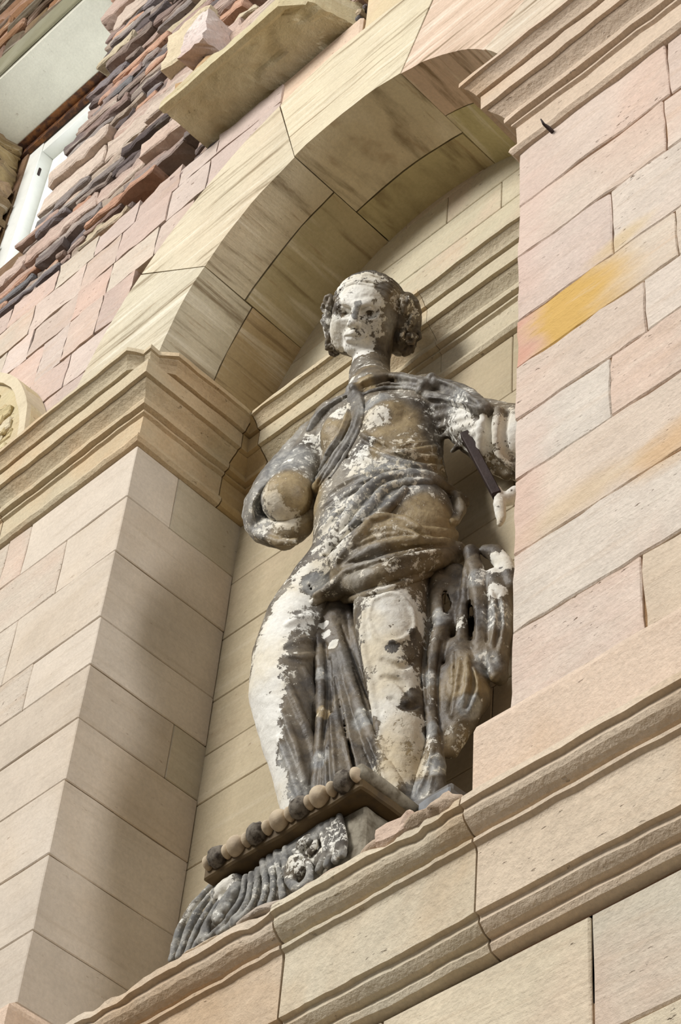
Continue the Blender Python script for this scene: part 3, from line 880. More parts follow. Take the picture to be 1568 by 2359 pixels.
def head(f):
    he(f, (10, 14, -22), (82, 84, 90), 0)
    he(f, (0, -8, 6), (72, 84, 76), 20)
    hc(f, (-36, -53, 22), (36, -53, 22), 36, k=20)          # jaw
    hc(f, (-8, -73, 65), (8, -73, 66), 21, k=12)              # chin
    hc(f, (-40, -30, 42), (-38, -12, 50), 25, k=18); hc(f, (40, -30, 42), (38, -12, 50), 25, k=18)   # cheeks
    hc(f, (-48, 19, 56), (-28, 25, 68), 9, k=10); hc(f, (-28, 25, 68), (-10, 20, 77), 9, k=10); hc(f, (48, 19, 56), (28, 25, 68), 9, k=10); hc(f, (28, 25, 68), (10, 20, 77), 9, k=10)        # brows
    for sx in (-1, 1):
        he(f, (sx * 30, 5, 84), (24, 15, 23), 5, True)       # sockets
        he(f, (sx * 30, 3, 53), (17, 14, 14), 2)             # eyeballs
        hc(f, (sx * 12, 4, 70), (sx * 30, 16, 71), 4.8, k=2.5); hc(f, (sx * 30, 16, 71), (sx * 49, 4, 56), 4.8, k=2.5)   # upper lids
        hc(f, (sx * 13, 0, 68), (sx * 31, -11, 68), 4.2, k=2.5); hc(f, (sx * 31, -11, 68), (sx * 48, 0, 56), 4.2, k=2.5)
        he(f, (sx * 28, 5, 67), (6, 6, 7), 1.5, True)    # pupils
    hc(f, (0, 22, 76), (0, -19, 99), 7.5, 10, k=7)           # nose
    hc(f, (-10, -24, 89), (10, -24, 89), 7, k=4)
    he(f, (-7.5, -30, 96), (5, 6, 7), 1.5, True); he(f, (7.5, -30, 96), (5, 6, 7), 1.5, True)
    he(f, (0, -48, 76), (26, 16, 16), 10)                    # muzzle
    hc(f, (-21, -50, 82), (0, -44, 93), 4.5, 6.5, k=5); hc(f, (21, -50, 82), (0, -44, 93), 4.5, 6.5, k=5)
    hc(f, (-13, -59, 84), (13, -59, 84), 6.5, k=5)
    hc(f, (-23, -52, 88), (0, -50.5, 97), 3.4, 4.6, k=2, sub=True); hc(f, (23, -52, 88), (0, -50.5, 97), 3.4, 4.6, k=2, sub=True)
    hc(f, (-14, -70, 90), (14, -70, 90), 5, k=8, sub=True)   # under the lip
    hc(f, (0, -62, 30), (0, -50, -6), 18, 28, k=10)          # under the chin
head(B)

# ---- folds of the thin tunic over the body
for p in ([(835, 1000), (880, 1030), (950, 1050), (1015, 1056)], [(842, 1030), (900, 1058), (960, 1072), (1020, 1078)], [(830, 1052), (880, 1075), (950, 1085)],
          [(905, 1040), (960, 1040), (1010, 1030)], [(850, 1010), (915, 1030), (985, 1020)]):
    stroke(B, p, 9, 0.25, k=6)
for p in ([(838, 1014), (890, 1044), (955, 1061), (1018, 1067)], [(835, 1042), (890, 1068), (960, 1079)]):
    stroke(B, p, 6, 0.2, k=5, sub=True)
for p in ([(846, 1008), (880, 1030), (925, 1034), (955, 1020)], [(752, 1040), (780, 1055), (812, 1048)], [(820, 1120), (880, 1098), (950, 1088)], [(752, 1182), (800, 1142), (855, 1114)], [(1000, 1010), (1012, 1040), (1008, 1080)]):
    stroke(B, p, 6, -0.1, k=4, sub=True)
for p in ([(748, 1145), (800, 1110), (860, 1088), (930, 1080)], [(742, 1170), (800, 1128), (850, 1104)], [(740, 1195), (775, 1160), (815, 1130)], [(735, 1230), (770, 1190), (800, 1165)]):
    stroke(B, p, 8, 0.15, k=7)
for p in ([(760, 1480), (700, 1475), (655, 1490)], [(735, 1420), (690, 1425), (660, 1440)], [(735, 1505), (695, 1515), (665, 1512)]):
    stroke(B, p, 9, 0.1, k=7)
for p in ([(655, 1560), (690, 1640), (720, 1720), (730, 1800)], [(650, 1640), (680, 1720), (700, 1800)], [(640, 1700), (665, 1760), (690, 1840)], [(700, 1540), (722, 1600), (735, 1660)]):
    stroke(B, p, 9, 0.2, k=7)
for p in ([(840, 1400), (838, 1480), (852, 1560), (866, 1640), (880, 1720), (895, 1790)],):
    stroke(B, p, 10, 0.25, k=7)
# the flaked edge round the bare thigh and knee
for p in ([(858, 1385), (905, 1368), (945, 1400), (952, 1450), (915, 1478), (872, 1472), (850, 1430), (858, 1385)],):
    stroke(B, p, 6, 0.1, k=5)
for p in ([(880, 1520), (925, 1535), (955, 1520)], [(880, 1560), (920, 1570), (940, 1600)], [(900, 1610), (935, 1630), (965, 1620)]):
    stroke(B, p, 8, 0.0, k=6, sub=True)
# sleeve cuffs of the reaching arm
stroke(B, [(1122, 940), (1112, 985), (1108, 1030), (1128, 1072), (1168, 1096)], 12, 0.35, k=5, taper=False)
stroke(B, [(1148, 945), (1144, 990), (1146, 1035), (1166, 1062), (1195, 1078)], 12, 0.45, k=5, taper=False)
stroke(B, [(1134, 950), (1128, 990), (1130, 1040), (1150, 1072), (1185, 1090)], 10, 0.1, k=4, sub=True, taper=False)
stroke(B, [(1166, 950), (1160, 990), (1164, 1035), (1182, 1056)], 9, 0.1, k=4, sub=True, taper=False)
for p in ([(1005, 960), (1050, 950), (1110, 945)], [(1010, 985), (1060, 965), (1112, 952)], [(1015, 1010), (1060, 985), (1108, 975)], [(1000, 935), (1050, 932), (1112, 940)], [(1040, 1040), (1075, 1010), (1100, 990)]):
    stroke(B, p, 7, -0.1, k=9)
# small holes
for p, r in (((716, 1357), 4), ((712, 1350), 3.2), ((762, 1307), 3)):
    q = hit(p, [B]);
    if q is not None: B.cap(q, q + rayd(p) * 0.05, r * PX, r * PX, 0.0, True)
FINE = Field(HC - np.array([0.62, 0.60, 1.15]), HC + np.array([0.62, 0.60, 0.66]), 0.0066)
B.cap(hp(8, -34, -70), W3((851, 868, -84)), 42 * PX, 51 * PX, 5 * PX)

# ---- cloak collar, straps, brooch and shoulder cloth
G = Field(SLO + np.array([0, 0, 5.0]), SHI - np.array([0, 0, 1.4]), 0.0125)
on = [B]
stroke(G, [(812, 899), (850, 882), (910, 876), (960, 884), (992, 890)], 19, -0.25, on, k=8, taper=False)
onc = [B, G]
stroke(G, [(814, 896), (850, 873), (910, 866), (965, 876), (992, 882)], 7, 0.2, onc, k=4)
stroke(G, [(822, 905), (870, 888), (930, 884), (985, 893)], 5, 0.4, onc, k=3)
stroke(G, [(830, 912), (880, 896), (935, 894), (985, 905)], 6, 0.3, onc, k=3)
stroke(G, [(835, 900), (880, 881), (940, 880)], 4, 0.2, onc, k=3, sub=True)
stroke(G, [(820, 905), (828, 950), (812, 1000), (775, 1060), (735, 1120), (722, 1160)], 15, -0.1, on, k=8, taper=False)
stroke(G, [(808, 905), (812, 945), (790, 1000), (760, 1045), (738, 1090)], 13, -0.2, on, k=8)
stroke(G, [(826, 908), (836, 950), (822, 1000), (786, 1062), (745, 1122)], 5, 0.5, onc, k=3)
stroke(G, [(815, 912), (818, 955), (798, 1005), (765, 1056), (730, 1118)], 4, 0.3, onc, k=3, sub=True)
stroke(G, [(803, 912), (800, 950), (780, 1000), (750, 1046)], 5, 0.4, onc, k=3)
stroke(G, [(800, 912), (764, 934), (738, 955), (712, 992)], 12, -0.4, on, k=8)
stroke(G, [(800, 908), (764, 928), (735, 950), (712, 985)], 4, 0.4, onc, k=3)
stroke(G, [(752, 1075), (735, 1110), (716, 1170), (706, 1205)], 12, 0.0, on, k=8)
for p, r in (((815, 893), 13), ((978, 886), 14), ((994, 872), 14), ((968, 900), 10), ((1000, 884), 12)):
    q = hit(p, onc)
    if q is not None: G.cap(q, q, r * PX, r * PX, 6 * PX)
stroke(G, [(996, 884), (1045, 900), (1085, 922), (1116, 944)], 24, -0.45, on, k=14)
stroke(G, [(985, 915), (1040, 922), (1085, 932), (1118, 944)], 20, -0.45, on, k=14)
stroke(G, [(1000, 872), (1050, 892), (1090, 920), (1118, 943)], 6, 0.3, onc, k=5)
stroke(G, [(985, 915), (1040, 921), (1090, 934), (1118, 945)], 5, 0.4, onc, k=4)
stroke(G, [(1000, 898), (1045, 910), (1095, 932)], 5, 0.1, onc, k=5, sub=True)

# ---- gathered cloth round the hips
Hh = Field(SLO + np.array([0.6, 0, 2.5]), SHI - np.array([0.2, 0, 3.2]), 0.0125)
stroke(Hh, [(762, 1255), (800, 1190), (850, 1125), (910, 1098), (980, 1098), (1035, 1132), (1066, 1158)], 15, 0.35, on, k=6, taper=False)
stroke(Hh, [(750, 1275), (800, 1225), (850, 1170), (885, 1128), (935, 1112), (990, 1112)], 12, 0.3, on, k=6)
stroke(Hh, [(760, 1290), (815, 1240), (870, 1195), (905, 1160), (932, 1128)], 13, 0.3, on, k=6)
stroke(Hh, [(1030, 1130), (1052, 1150), (1055, 1180), (1040, 1205)], 15, 0.1, on, k=6)
stroke(Hh, [(1058, 1150), (1064, 1175), (1052, 1205)], 9, 0.2, on + [Hh], k=5)
for y0, rr in ((1225, 24), (1255, 26), (1285, 24)):
    stroke(Hh, [(775, y0 + 75), (830, y0 + 15), (900, y0 - 5), (960, y0 + 5), (1040, y0 + 10)], rr, -0.45, on, k=12)
onh = [B, Hh]
stroke(Hh, [(838, 1200), (880, 1192), (930, 1196), (975, 1225), (1010, 1262)], 9, 0.5, onh, k=4)
stroke(Hh, [(790, 1310), (850, 1270), (910, 1252), (980, 1246), (1046, 1252)], 13, 0.4, onh, k=5)
stroke(Hh, [(800, 1330), (870, 1296), (940, 1278), (1000, 1266), (1050, 1262)], 11, 0.5, onh, k=5)
stroke(Hh, [(780, 1290), (830, 1230), (845, 1205)], 11, 0.4, onh, k=5)
stroke(Hh, [(850, 1225), (910, 1220), (965, 1238)], 9, 0.3, onh, k=5)
stroke(Hh, [(768, 1362), (800, 1346), (845, 1338), (900, 1320), (970, 1298), (1050, 1272)], 25, 0.3, on, k=5, taper=False)
stroke(Hh, [(722, 1389), (745, 1372), (775, 1352), (810, 1340)], 15, 0.1, on, k=8)
stroke(Hh, [(728, 1372), (775, 1340), (800, 1318), (850, 1305), (930, 1288), (1010, 1272)], 12, 0.4, onh, k=5)
stroke(Hh, [(800, 1322), (890, 1290), (990, 1262)], 6, 0.1, onh, k=4, sub=True)
stroke(Hh, [(815, 1262), (880, 1238), (950, 1232)], 6, 0.1, onh, k=4, sub=True)
stroke(Hh, [(790, 1300), (850, 1285), (950, 1262), (1040, 1258)], 5, 0.1, onh, k=4, sub=True)
stroke(Hh, [(770, 1392), (850, 1370), (930, 1345), (1010, 1315)], 9, 0.1, onh, k=4)

# ---- skirt folds hanging between the legs
Kf = Field(SLO + np.array([0.4, 0, 0]), np.array([4.2, 1.40, -3.0]), 0.0135)
chain(Kf, [(770, 1395, -20, 46), (785, 1500, -10, 44), (795, 1620, -6, 50), (800, 1750, -6, 62), (805, 1880, -6, 74), (808, 2000, -6, 78)], 0, 20)
chain(Kf, [(860, 1560, -20, 26), (860, 1700, -14, 44), (870, 1850, -10, 56), (880, 1950, -10, 60)], 0, 20)
chain(Kf, [(736, 1392, 34, 11), (736, 1480, 46, 13), (742, 1580, 56, 15), (746, 1650, 60, 16), (736, 1730, 58, 14), (730, 1850, 56, 14), (728, 1950, 50, 14)], 0, 2)
chain(Kf, [(758, 1395, 26, 12), (784, 1480, 40, 15), (806, 1560, 46, 17), (838, 1650, 50, 20), (876, 1740, 52, 22), (915, 1825, 52, 18)], 0, 2)
chain(Kf, [(800, 1400, 10, 12), (822, 1480, 24, 12), (840, 1560, 30, 11), (855, 1630, 34, 10), (868, 1690, 36, 8)], 0, 2)
chain(Kf, [(765, 1440, 20, 12), (775, 1520, 34, 13), (786, 1580, 38, 11), (812, 1690, 44, 10)], 0, 2)
chain(Kf, [(780, 1420, 14, 9), (812, 1500, 28, 9), (834, 1550, 32, 9)], 0, 2)
chain(Kf, [(752, 1600, 40, 10), (762, 1700, 48, 14), (770, 1800, 52, 18), (772, 1900, 52, 20)], 0, 3)
chain(Kf, [(790, 1660, 30, 10), (782, 1740, 40, 12), (800, 1830, 44, 14)], 0, 3)
chain(Kf, [(820, 1700, 30, 16), (850, 1780, 40, 20), (880, 1850, 44, 20)], 0, 3)
chain(Kf, [(905, 1760, 36, 8), (885, 1800, 46, 10), (875, 1860, 46, 12)], 0, 6)
chain(Kf, [(757, 1520, 60, 5), (765, 1640, 66, 6), (752, 1760, 66, 5)], 0, 4, True)
chain(Kf, [(782, 1620, 52, 6), (806, 1720, 58, 8), (826, 1800, 60, 8)], 0, 4, True)

# ---- cloak falling at her left side
Q = Field(np.array([2.9, 0.1, -7.2]), np.array([4.75, 1.45, -2.6]), 0.0135)
chain(Q, [(1005, 1320, 0, 16), (1012, 1400, 10, 20), (1020, 1440, 16, 20), (1004, 1500, 16, 18), (990, 1560, 16, 17), (992, 1640, 16, 16), (1002, 1720, 14, 17), (1008, 1800, 12, 18), (1010, 1880, 10, 20)], 0, 2)
chain(Q, [(985, 1340, -14, 16), (985, 1430, -8, 22), (978, 1520, -8, 20), (984, 1600, -10, 16)], 0, 10)
chain(Q, [(1015, 1345, 4, 20), (1022, 1350, 6, 18)], 0, 6)
chain(Q, [(1000, 1700, 6, 12), (980, 1770, 10, 16), (958, 1850, 14, 16)], 0, 3)
chain(Q, [(985, 1790, 0, 20), (985, 1850, 4, 26), (985, 1920, 4, 28)], 0, 12)
chain(Q, [(1062, 1500, -24, 34), (1075, 1560, -22, 44), (1085, 1605, -22, 40), (1060, 1670, -24, 30), (1040, 1730, -26, 16)], 0, 14)
chain(Q, [(1035, 1560, -14, 26), (1030, 1650, -14, 22), (1026, 1730, -16, 14)], 0, 10)
chain(Q, [(1090, 1600, 4, 10), (1066, 1625, 10, 13), (1048, 1650, 6, 10)], 0, 9)
chain(Q, [(1084, 1272, 10, 17), (1098, 1330, 14, 20), (1104, 1400, 14, 20), (1106, 1480, 6, 20), (1110, 1530, -10, 22)], 0, 2)
chain(Q, [(1082, 1300, 10, 12), (1072, 1360, 12, 12), (1066, 1430, 10, 12), (1060, 1500, 0, 16)], 0, 2)
chain(Q, [(1118, 1268, -6, 14), (1142, 1276, -4, 20), (1166, 1308, -6, 20), (1182, 1350, -8, 16)], 0, 6)
chain(Q, [(1142, 1340, -18, 30), (1150, 1420, -18, 32), (1142, 1500, -20, 28), (1150, 1555, -24, 20)], 0, 12)
chain(Q, [(1165, 1400, 8, 8), (1130, 1450, 8, 10), (1122, 1510, 6, 10), (1140, 1560, -4, 10)], 0, 3)
chain(Q, [(1050, 1330, -30, 30), (1050, 1450, -34, 34), (1110, 1400, -40, 36)], 0, 12)

for dd in (40, 20, 0, -20, -40, -60):
    chain(Q, [(1083, 1388, dd, 6), (1085, 1430, dd, 9), (1086, 1474, dd, 6)], 0, 1, True)
    chain(Q, [(1024, 1368, dd - 10, 7), (1030, 1395, dd - 10, 10), (1026, 1412, dd - 10, 6)], 0, 1, True)
onq = [Q]
for p in ([(1058, 1520), (1052, 1580), (1040, 1650)], [(1090, 1540), (1100, 1590), (1080, 1640)], [(1075, 1510), (1078, 1560), (1066, 1610)], [(1130, 1360), (1140, 1420), (1132, 1480)], [(1155, 1380), (1160, 1440), (1150, 1500)], [(975, 1440), (970, 1520), (978, 1580)], [(960, 1830), (985, 1770), (998, 1720)], [(985, 1840), (996, 1790)]):
    stroke(Q, p, 6, 0.2, onq, k=3)
for p in ([(1048, 1500), (1046, 1570), (1034, 1640)], [(1082, 1530), (1090, 1580), (1072, 1630)], [(1145, 1370), (1150, 1430), (1141, 1490)], [(1117, 1300), (1121, 1400), (1122, 1480)], [(1017, 1480), (1008, 1560), (1010, 1640), (1020, 1740)], [(984, 1460), (980, 1540), (984, 1620)]):
    stroke(Q, p, 5, -0.2, onq, k=2, sub=True)
onk = [Kf]
for p in ([(748, 1480), (753, 1600), (744, 1720), (742, 1820)], [(770, 1560), (790, 1660), (812, 1760), (826, 1830)], [(815, 1540), (850, 1640), (895, 1750)], [(786, 1440), (818, 1530), (848, 1610)], [(835, 1720), (870, 1800)], [(755, 1720), (758, 1800), (760, 1860)]):
    stroke(Kf, p, 5, -0.2, onk, k=2, sub=True)
for p in ([(760, 1640), (768, 1730), (775, 1830)], [(792, 1700), (812, 1790), (822, 1850)], [(846, 1700), (880, 1780), (905, 1840)], [(725, 1560), (722, 1660), (718, 1760)]):
    stroke(Kf, p, 5, 0.3, onk, k=2)

# ---- sleeve hanging open round the broken arm
SL = Field(np.array([1.25, -0.25, -3.1]), np.array([2.9, 1.2, -0.6]), 0.0115)
chain(SL, [(722, 1010, -10, 44), (690, 1060, -6, 54), (650, 1130, -4, 70), (634, 1172, -2, 74), (630, 1190, -2, 72)], 0, 16)
chain(SL, [(700, 1090, 56, 40), (668, 1135, 66, 56), (642, 1165, 76, 62), (634, 1185, 96, 60)], 0, 5, True)
chain(SL, [(680, 1240, 80, 46), (640, 1180, 120, 60)], 0, 5, True)
chain(SL, [(720, 1012, 24, 10), (690, 1040, 38, 12), (640, 1090, 50, 12), (606, 1130, 56, 11), (590, 1165, 58, 10)], 0, 5)
chain(SL, [(735, 1048, 40, 10), (712, 1050, 52, 12), (670, 1075, 62, 12), (630, 1108, 66, 11)], 0, 6)
chain(SL, [(600, 1105, 20, 9), (572, 1150, 28, 10), (566, 1190, 30, 10), (590, 1228, 34, 10), (640, 1250, 34, 11), (680, 1248, 34, 9)], 0, 5)
chain(SL, [(578, 1185, 4, 18), (606, 1222, 4, 32), (655, 1234, 4, 34), (695, 1216, 0, 26), (716, 1188, -8, 18)], 0, 8)
chain(SL, [(690, 1000, -4, 10), (650, 1060, 4, 11), (600, 1110, 10, 10)], 0, 5)

# ---- hair
Ha = Field(HC - np.array([0.75, 0.72, 0.72]), HC + np.array([0.75, 0.72, 0.72]), 0.0085)
he(Ha, (8, 14, -28), (79, 83, 84), 0)
he(Ha, (-6, -36, 60), (66, 92, 92), 6, True)
hc(Ha, (0, -90, -60), (0, -90, 80), 46, 40, k=10, sub=True)
def lock(pts, r, k=4):
    Ha.multi([(hp(*p), hp(*q), r * HPX, r * HPX) for p, q in zip(pts[:-1], pts[1:])], k * HPX)
def swirl(c, R, r, ax=0, turns=1.2, a0=0.0):
    pts = []
    for i in range(9):
        t = a0 + turns * 2 * math.pi * i / 8; q = R * (1 - 0.55 * i / 8)
        if ax == 0: pts.append((c[0] + q * math.cos(t), c[1] + q * math.sin(t), c[2] + 3 * i / 8))
        else: pts.append((c[0] + 3 * i / 8, c[1] + q * math.sin(t), c[2] + q * math.cos(t)))
    lock(pts, r, 3)
# waves combed back from the brow to both sides
def onsk(a, b, c, off):
    q = np.array([(a - 6) / 80.0, (b - 14) / 84.0, (c + 22) / 90.0]); q /= np.linalg.norm(q)
    n_ = q / np.array([80.0, 84.0, 90.0]); n_ /= np.linalg.norm(n_)
    return tuple(np.array([6, 14, -22]) + q * np.array([80, 84, 90]) + n_ * off)
rr0 = random.Random(3)
for i in range(9):
    u = i / 8.0
    wv = 4 * math.sin(i * 2.1)
    L1 = [(rr0.uniform(-4, 4), 66 + 20 * u, 54 - 70 * u), (-24, 64 + 18 * u + wv, 50 - 66 * u), (-50, 46 + 20 * u - wv, 34 - 58 * u), (-68, 24 + 18 * u + wv, 12 - 44 * u), (-76, -2 + 12 * u, -6 - 34 * u), (-74, -24 + 8 * u, -14 - 34 * u)]
    L2 = [(2, 66 + 20 * u, 55 - 70 * u), (28, 63 + 18 * u - wv, 50 - 66 * u), (54, 42 + 20 * u + wv, 32 - 58 * u), (74, 18 + 18 * u - wv, 8 - 44 * u), (84, -6 + 12 * u, -8 - 34 * u), (86, -28 + 8 * u, -18 - 34 * u)]
    for L_ in (L1, L2):
        sp = smoothpts([onsk(*p, 1.5) for p in L_], 3)
        lock([tuple(q) for q in sp], 2.8 if i == 0 else (4.2 if i == 1 else 6.0), 2)
rr_ = random.Random(5)
for i in range(15):
    b = 34 - i * 8.2
    swirl((-86 + rr_.uniform(-8, 6) + (max(0, -b - 30) * 0.35), b, rr_.uniform(-12, 12)), 13, 5, 1 if i % 2 else 0, 1.2, rr_.uniform(0, 6))
for i in range(44):
    t = rr_.uniform(-0.9, 1.1)
    b = -20 + 52 * math.sin(t * 1.4) + rr_.uniform(-8, 8)
    a = 98 + 14 * math.cos(t * 1.5) + rr_.uniform(-16, 8)
    swirl((a, b, rr_.uniform(-34, 18)), 14, 4.8, rr_.choice((0, 1)), 1.25, rr_.uniform(0, 6))
he(Ha, (92, -4, -28), (34, 62, 46), 8)
he(Ha, (76, -56, -24), (26, 34, 40), 8)
he(Ha, (-80, -24, -14), (18, 58, 32), 8)

# ---- meshes
def paint_blobs():
    """bare plaster, ochre ground and grey skin, with painted chin shade and fold sheen, as patches that sit on the figure: (px,py,r, pale, ochre, grey)"""
    L = []
    def b(x, y, r, w=0, o=0, g=0, fields=None): L.append((x, y, r, w, o, g))
    # head; eye hollows, right cheek and jaw painted darker
    b(846, 730, 110, .2, .2, .3)
    b(812, 745, 62, .76, .25, .3); b(830, 675, 52, .8, .05, .3); b(780, 770, 40, .9); b(825, 800, 34, .78, .2); b(850, 645, 46, .75, .1, .3); b(795, 652, 36, .8, 0, .2); b(870, 690, 22, .7); b(876, 750, 24, .55, .3, .2)
    b(845, 762, 30, .64, .3, .4); b(832, 806, 26, .8, .1); b(898, 800, 40, .1, .1, .4); b(876, 826, 22, .1, .1, .3); b(902, 745, 30, .12, .2, .5); b(890, 668, 22, .1, 0, .5)
    b(852, 716, 11, .42, .4, .3); b(792, 728, 9, .48, .4, .2); b(825, 700, 9, .1, 0, .9); b(821, 714, 9, .1, 0, .9); b(818, 728, 8, .15, 0, .9)
    b(742, 740, 36, .5, .1, .5); b(745, 800, 30, .4, .2, .1); b(915, 690, 28, .45, .5); b(945, 720, 24, .4, .3); b(940, 770, 30, .38, .3); b(920, 800, 24, .15, .3)
    # neck and chest; dark blobs under the chin paint its shade on the neck
    b(812, 870, 24, .6, .6); b(845, 875, 26, .1, .8); b(890, 865, 30, .05, .1, .1); b(842, 848, 26, .08, .5); b(870, 850, 30, .05, .1); b(806, 880, 14, .8)
    b(862, 925, 34, .35, .1, .8); b(900, 965, 55, .2, .8); b(862, 960, 34, .7, .3); b(840, 1050, 50, .6, .1, .4); b(765, 985, 46, .3, .7); b(790, 950, 30, .6, .2, .4)
    b(720, 1020, 30, .5, .2, .4); b(700, 960, 30, .3, 0, .7); b(880, 1040, 30, .3, .7); b(940, 1010, 34, .4, .6)
    b(930, 1050, 50, .46, .6); b(1000, 1060, 40, .38, .7); b(900, 1090, 80, .44, .1, .7); b(800, 1190, 90, .55, .2, .65); b(830, 1240, 50, .5, .3, .6); b(770, 1260, 50, .6, .25, .4); b(860, 1150, 60, .42, .1, .7)
    b(985, 1190, 60, .15, .9); b(900, 1230, 70, .3, .7, .2); b(980, 1290, 40, .48, .5); b(830, 1300, 60, .3, .4, .6); b(770, 1352, 26, .42, .3, .5); b(930, 1320, 50, .4, .5)
    # broken arm and sleeve
    b(660, 1150, 70, .3, .9); b(636, 1185, 50, .9, .35); b(690, 1130, 40, .15, .9); b(660, 1060, 50, .35, .1, .9); b(590, 1190, 60, .4, .3, .7); b(650, 1250, 44, .35, .6, .4)
    # reaching arm
    b(1050, 920, 44, .5, 0, .8); b(1060, 980, 46, .62, .3, .4); b(1110, 1000, 40, .85, .3); b(1155, 1010, 44, .75, .4); b(1140, 1080, 34, .5, .6); b(1185, 990, 34, .85, .2)
    b(1040, 1500, 140, .16, .35, .25)
    # her right leg: bare plaster down the outer side
    for (x, y, r) in ((712, 1330, 34), (668, 1390, 36), (640, 1440, 40), (612, 1500, 42), (595, 1560, 44), (592, 1610, 48), (606, 1660, 44), (618, 1720, 36), (634, 1780, 34), (650, 1835, 34), (664, 1890, 30)):
        b(x, y, r, 1.0, .1); L.append((x - 14, y, -r, 1.0, .05, 0))
    b(632, 1600, 26, .95, .3)
    b(702, 1420, 36, .55, 0, .5); b(694, 1490, 40, .55, .1, .5); b(724, 1345, 28, .3, 0, .95); b(668, 1740, 32, .3, 0, .9); b(690, 1810, 32, .3, 0, .8); b(704, 1620, 44, .1, .05, .2); b(712, 1700, 34, .1, .05, .2)
    # skirt; small grey blobs put the sheen of the folds into the colour
    b(790, 1500, 90, .1, .05, .15); b(800, 1700, 110, .12, .08, .2)
    b(748, 1440, 10, .95); b(752, 1462, 11, .95); b(766, 1484, 12, 1.0); b(745, 1640, 15, .5, .9); b(740, 1550, 18, .35, 0, .8); b(735, 1750, 22, .35, 0, .8); b(836, 1650, 26, .2, 0, .9); b(880, 1770, 40, .36, 0, .6); b(915, 1800, 30, .5, .3, .2)
    # her left leg: bare thigh, knee and shin
    b(900, 1420, 74, .9, .3); b(868, 1500, 44, .95, .3); b(905, 1560, 50, .9, .25); b(880, 1610, 38, .9, .3); b(930, 1690, 54, .8, .75); b(930, 1770, 48, .75, .7); b(932, 1850, 42, .6, .7); b(838, 1450, 22, .8, .1)
    b(902, 1492, 14, .35, 0, .3); b(958, 1470, 20, .3, .2, .2); b(955, 1605, 18, .1, 0, .4); b(935, 1635, 14, .1, .2, .3)
    # cloak; grey blobs paint the sheen along its folds
    b(1150, 1292, 34, .95, .2); b(1140, 1360, 22, .85, 0, .3); b(1140, 1410, 34, .45, 0, .8); b(1100, 1330, 24, .5, 0, .7); b(1010, 1420, 24, .3, 0, .9); b(990, 1560, 18, .35, 0, .9); b(997, 1680, 20, .35, .1, .9); b(1003, 1760, 24, .35, .2, .9); b(960, 1820, 30, .3, .2, .8)
    b(1070, 1560, 50, .12, .8); b(1085, 1625, 24, .15, .2, .9); b(1050, 1705, 34, .42, .7); b(1062, 1430, 18, .5, .4, .3); b(1120, 1530, 26, .35, 0, .7)
    return L

ALLF = [B, G, Hh, Kf, Q, SL, Ha]
BLOB = []
for (x, y, r, w, o, g) in paint_blobs():
    q = hit((x, y), ALLF) if r > 0 else None
    if q is None: q = W3((x, y, 0))
    BLOB.append((q, abs(r) * PX, w, o, g))

_lat = rng.random((32, 32, 32)).astype(np.float32) * 2 - 1
def vnoise(P):
    i = np.floor(P).astype(int); f = P - i; f = f * f * (3 - 2 * f); r = 0
    for dx in (0, 1):
        for dy in (0, 1):
            for dz in (0, 1):
                w = (f[:, 0] if dx else 1 - f[:, 0]) * (f[:, 1] if dy else 1 - f[:, 1]) * (f[:, 2] if dz else 1 - f[:, 2])
                r = r + w * _lat[(i[:, 0] + dx) % 32, (i[:, 1] + dy) % 32, (i[:, 2] + dz) % 32]
    return r
def field_obj(name, fld, mat, parent, base=(0.0, 0.0, 0.0), amp=0.012, data=None):
    V, F = data if data is not None else fld.mesh()
    col = np.tile(np.array([base[0], base[1], base[2], 1.0], np.float32), (len(V), 1))
    for q, r, w, o, g in BLOB:
        R = r * 1.6
        near = np.where(np.all(np.abs(V - q) < R, axis=1))[0]
        if not len(near): continue
        d = np.linalg.norm(V[near] - q, axis=1) / R
        f = np.clip((1 - d) * 1.7, 0, 1); f = (f * f * (3 - 2 * f))[:, None]
        col[near, :3] = col[near, :3] * (1 - f) + np.array([w, o, g], np.float32) * f
    if amp > 0:
        nz = vnoise(V * 7.0) * 0.6 + vnoise(V * 19.0) * 0.4 + vnoise(V * 47.0) * 0.2
        e = fld.h
        gd = np.stack([fld.sample(V + np.eye(3)[a] * e) - fld.sample(V - np.eye(3)[a] * e) for a in range(3)], 1)
        gd /= np.maximum(np.linalg.norm(gd, axis=1), 1e-6)[:, None]
        V = V + gd * (nz * amp)[:, None]
    pb = np.array(parent.location if parent is not None else (0, 0, 0))
    Vw = V * S + np.array(OFF) - pb
    me = bpy.data.meshes.new(name)
    me.vertices.add(len(Vw)); me.vertices.foreach_set('co', Vw.astype(np.float32).ravel())
    me.loops.add(F.size); me.loops.foreach_set('vertex_index', F.astype(np.int32).ravel())
    me.polygons.add(len(F)); me.polygons.foreach_set('loop_start', np.arange(0, F.size, 4, dtype=np.int32))
    me.update(calc_edges=True); me.validate()
    me.polygons.foreach_set('use_smooth', np.ones(len(F), bool))
    a = me.color_attributes.new('paint', 'FLOAT_COLOR', 'POINT')
    a.data.foreach_set('color', col.ravel())
    me.materials.append(mat)
    o = bpy.data.objects.new(name, me); C.objects.link(o)
    if parent is not None: o.parent = parent
    return o

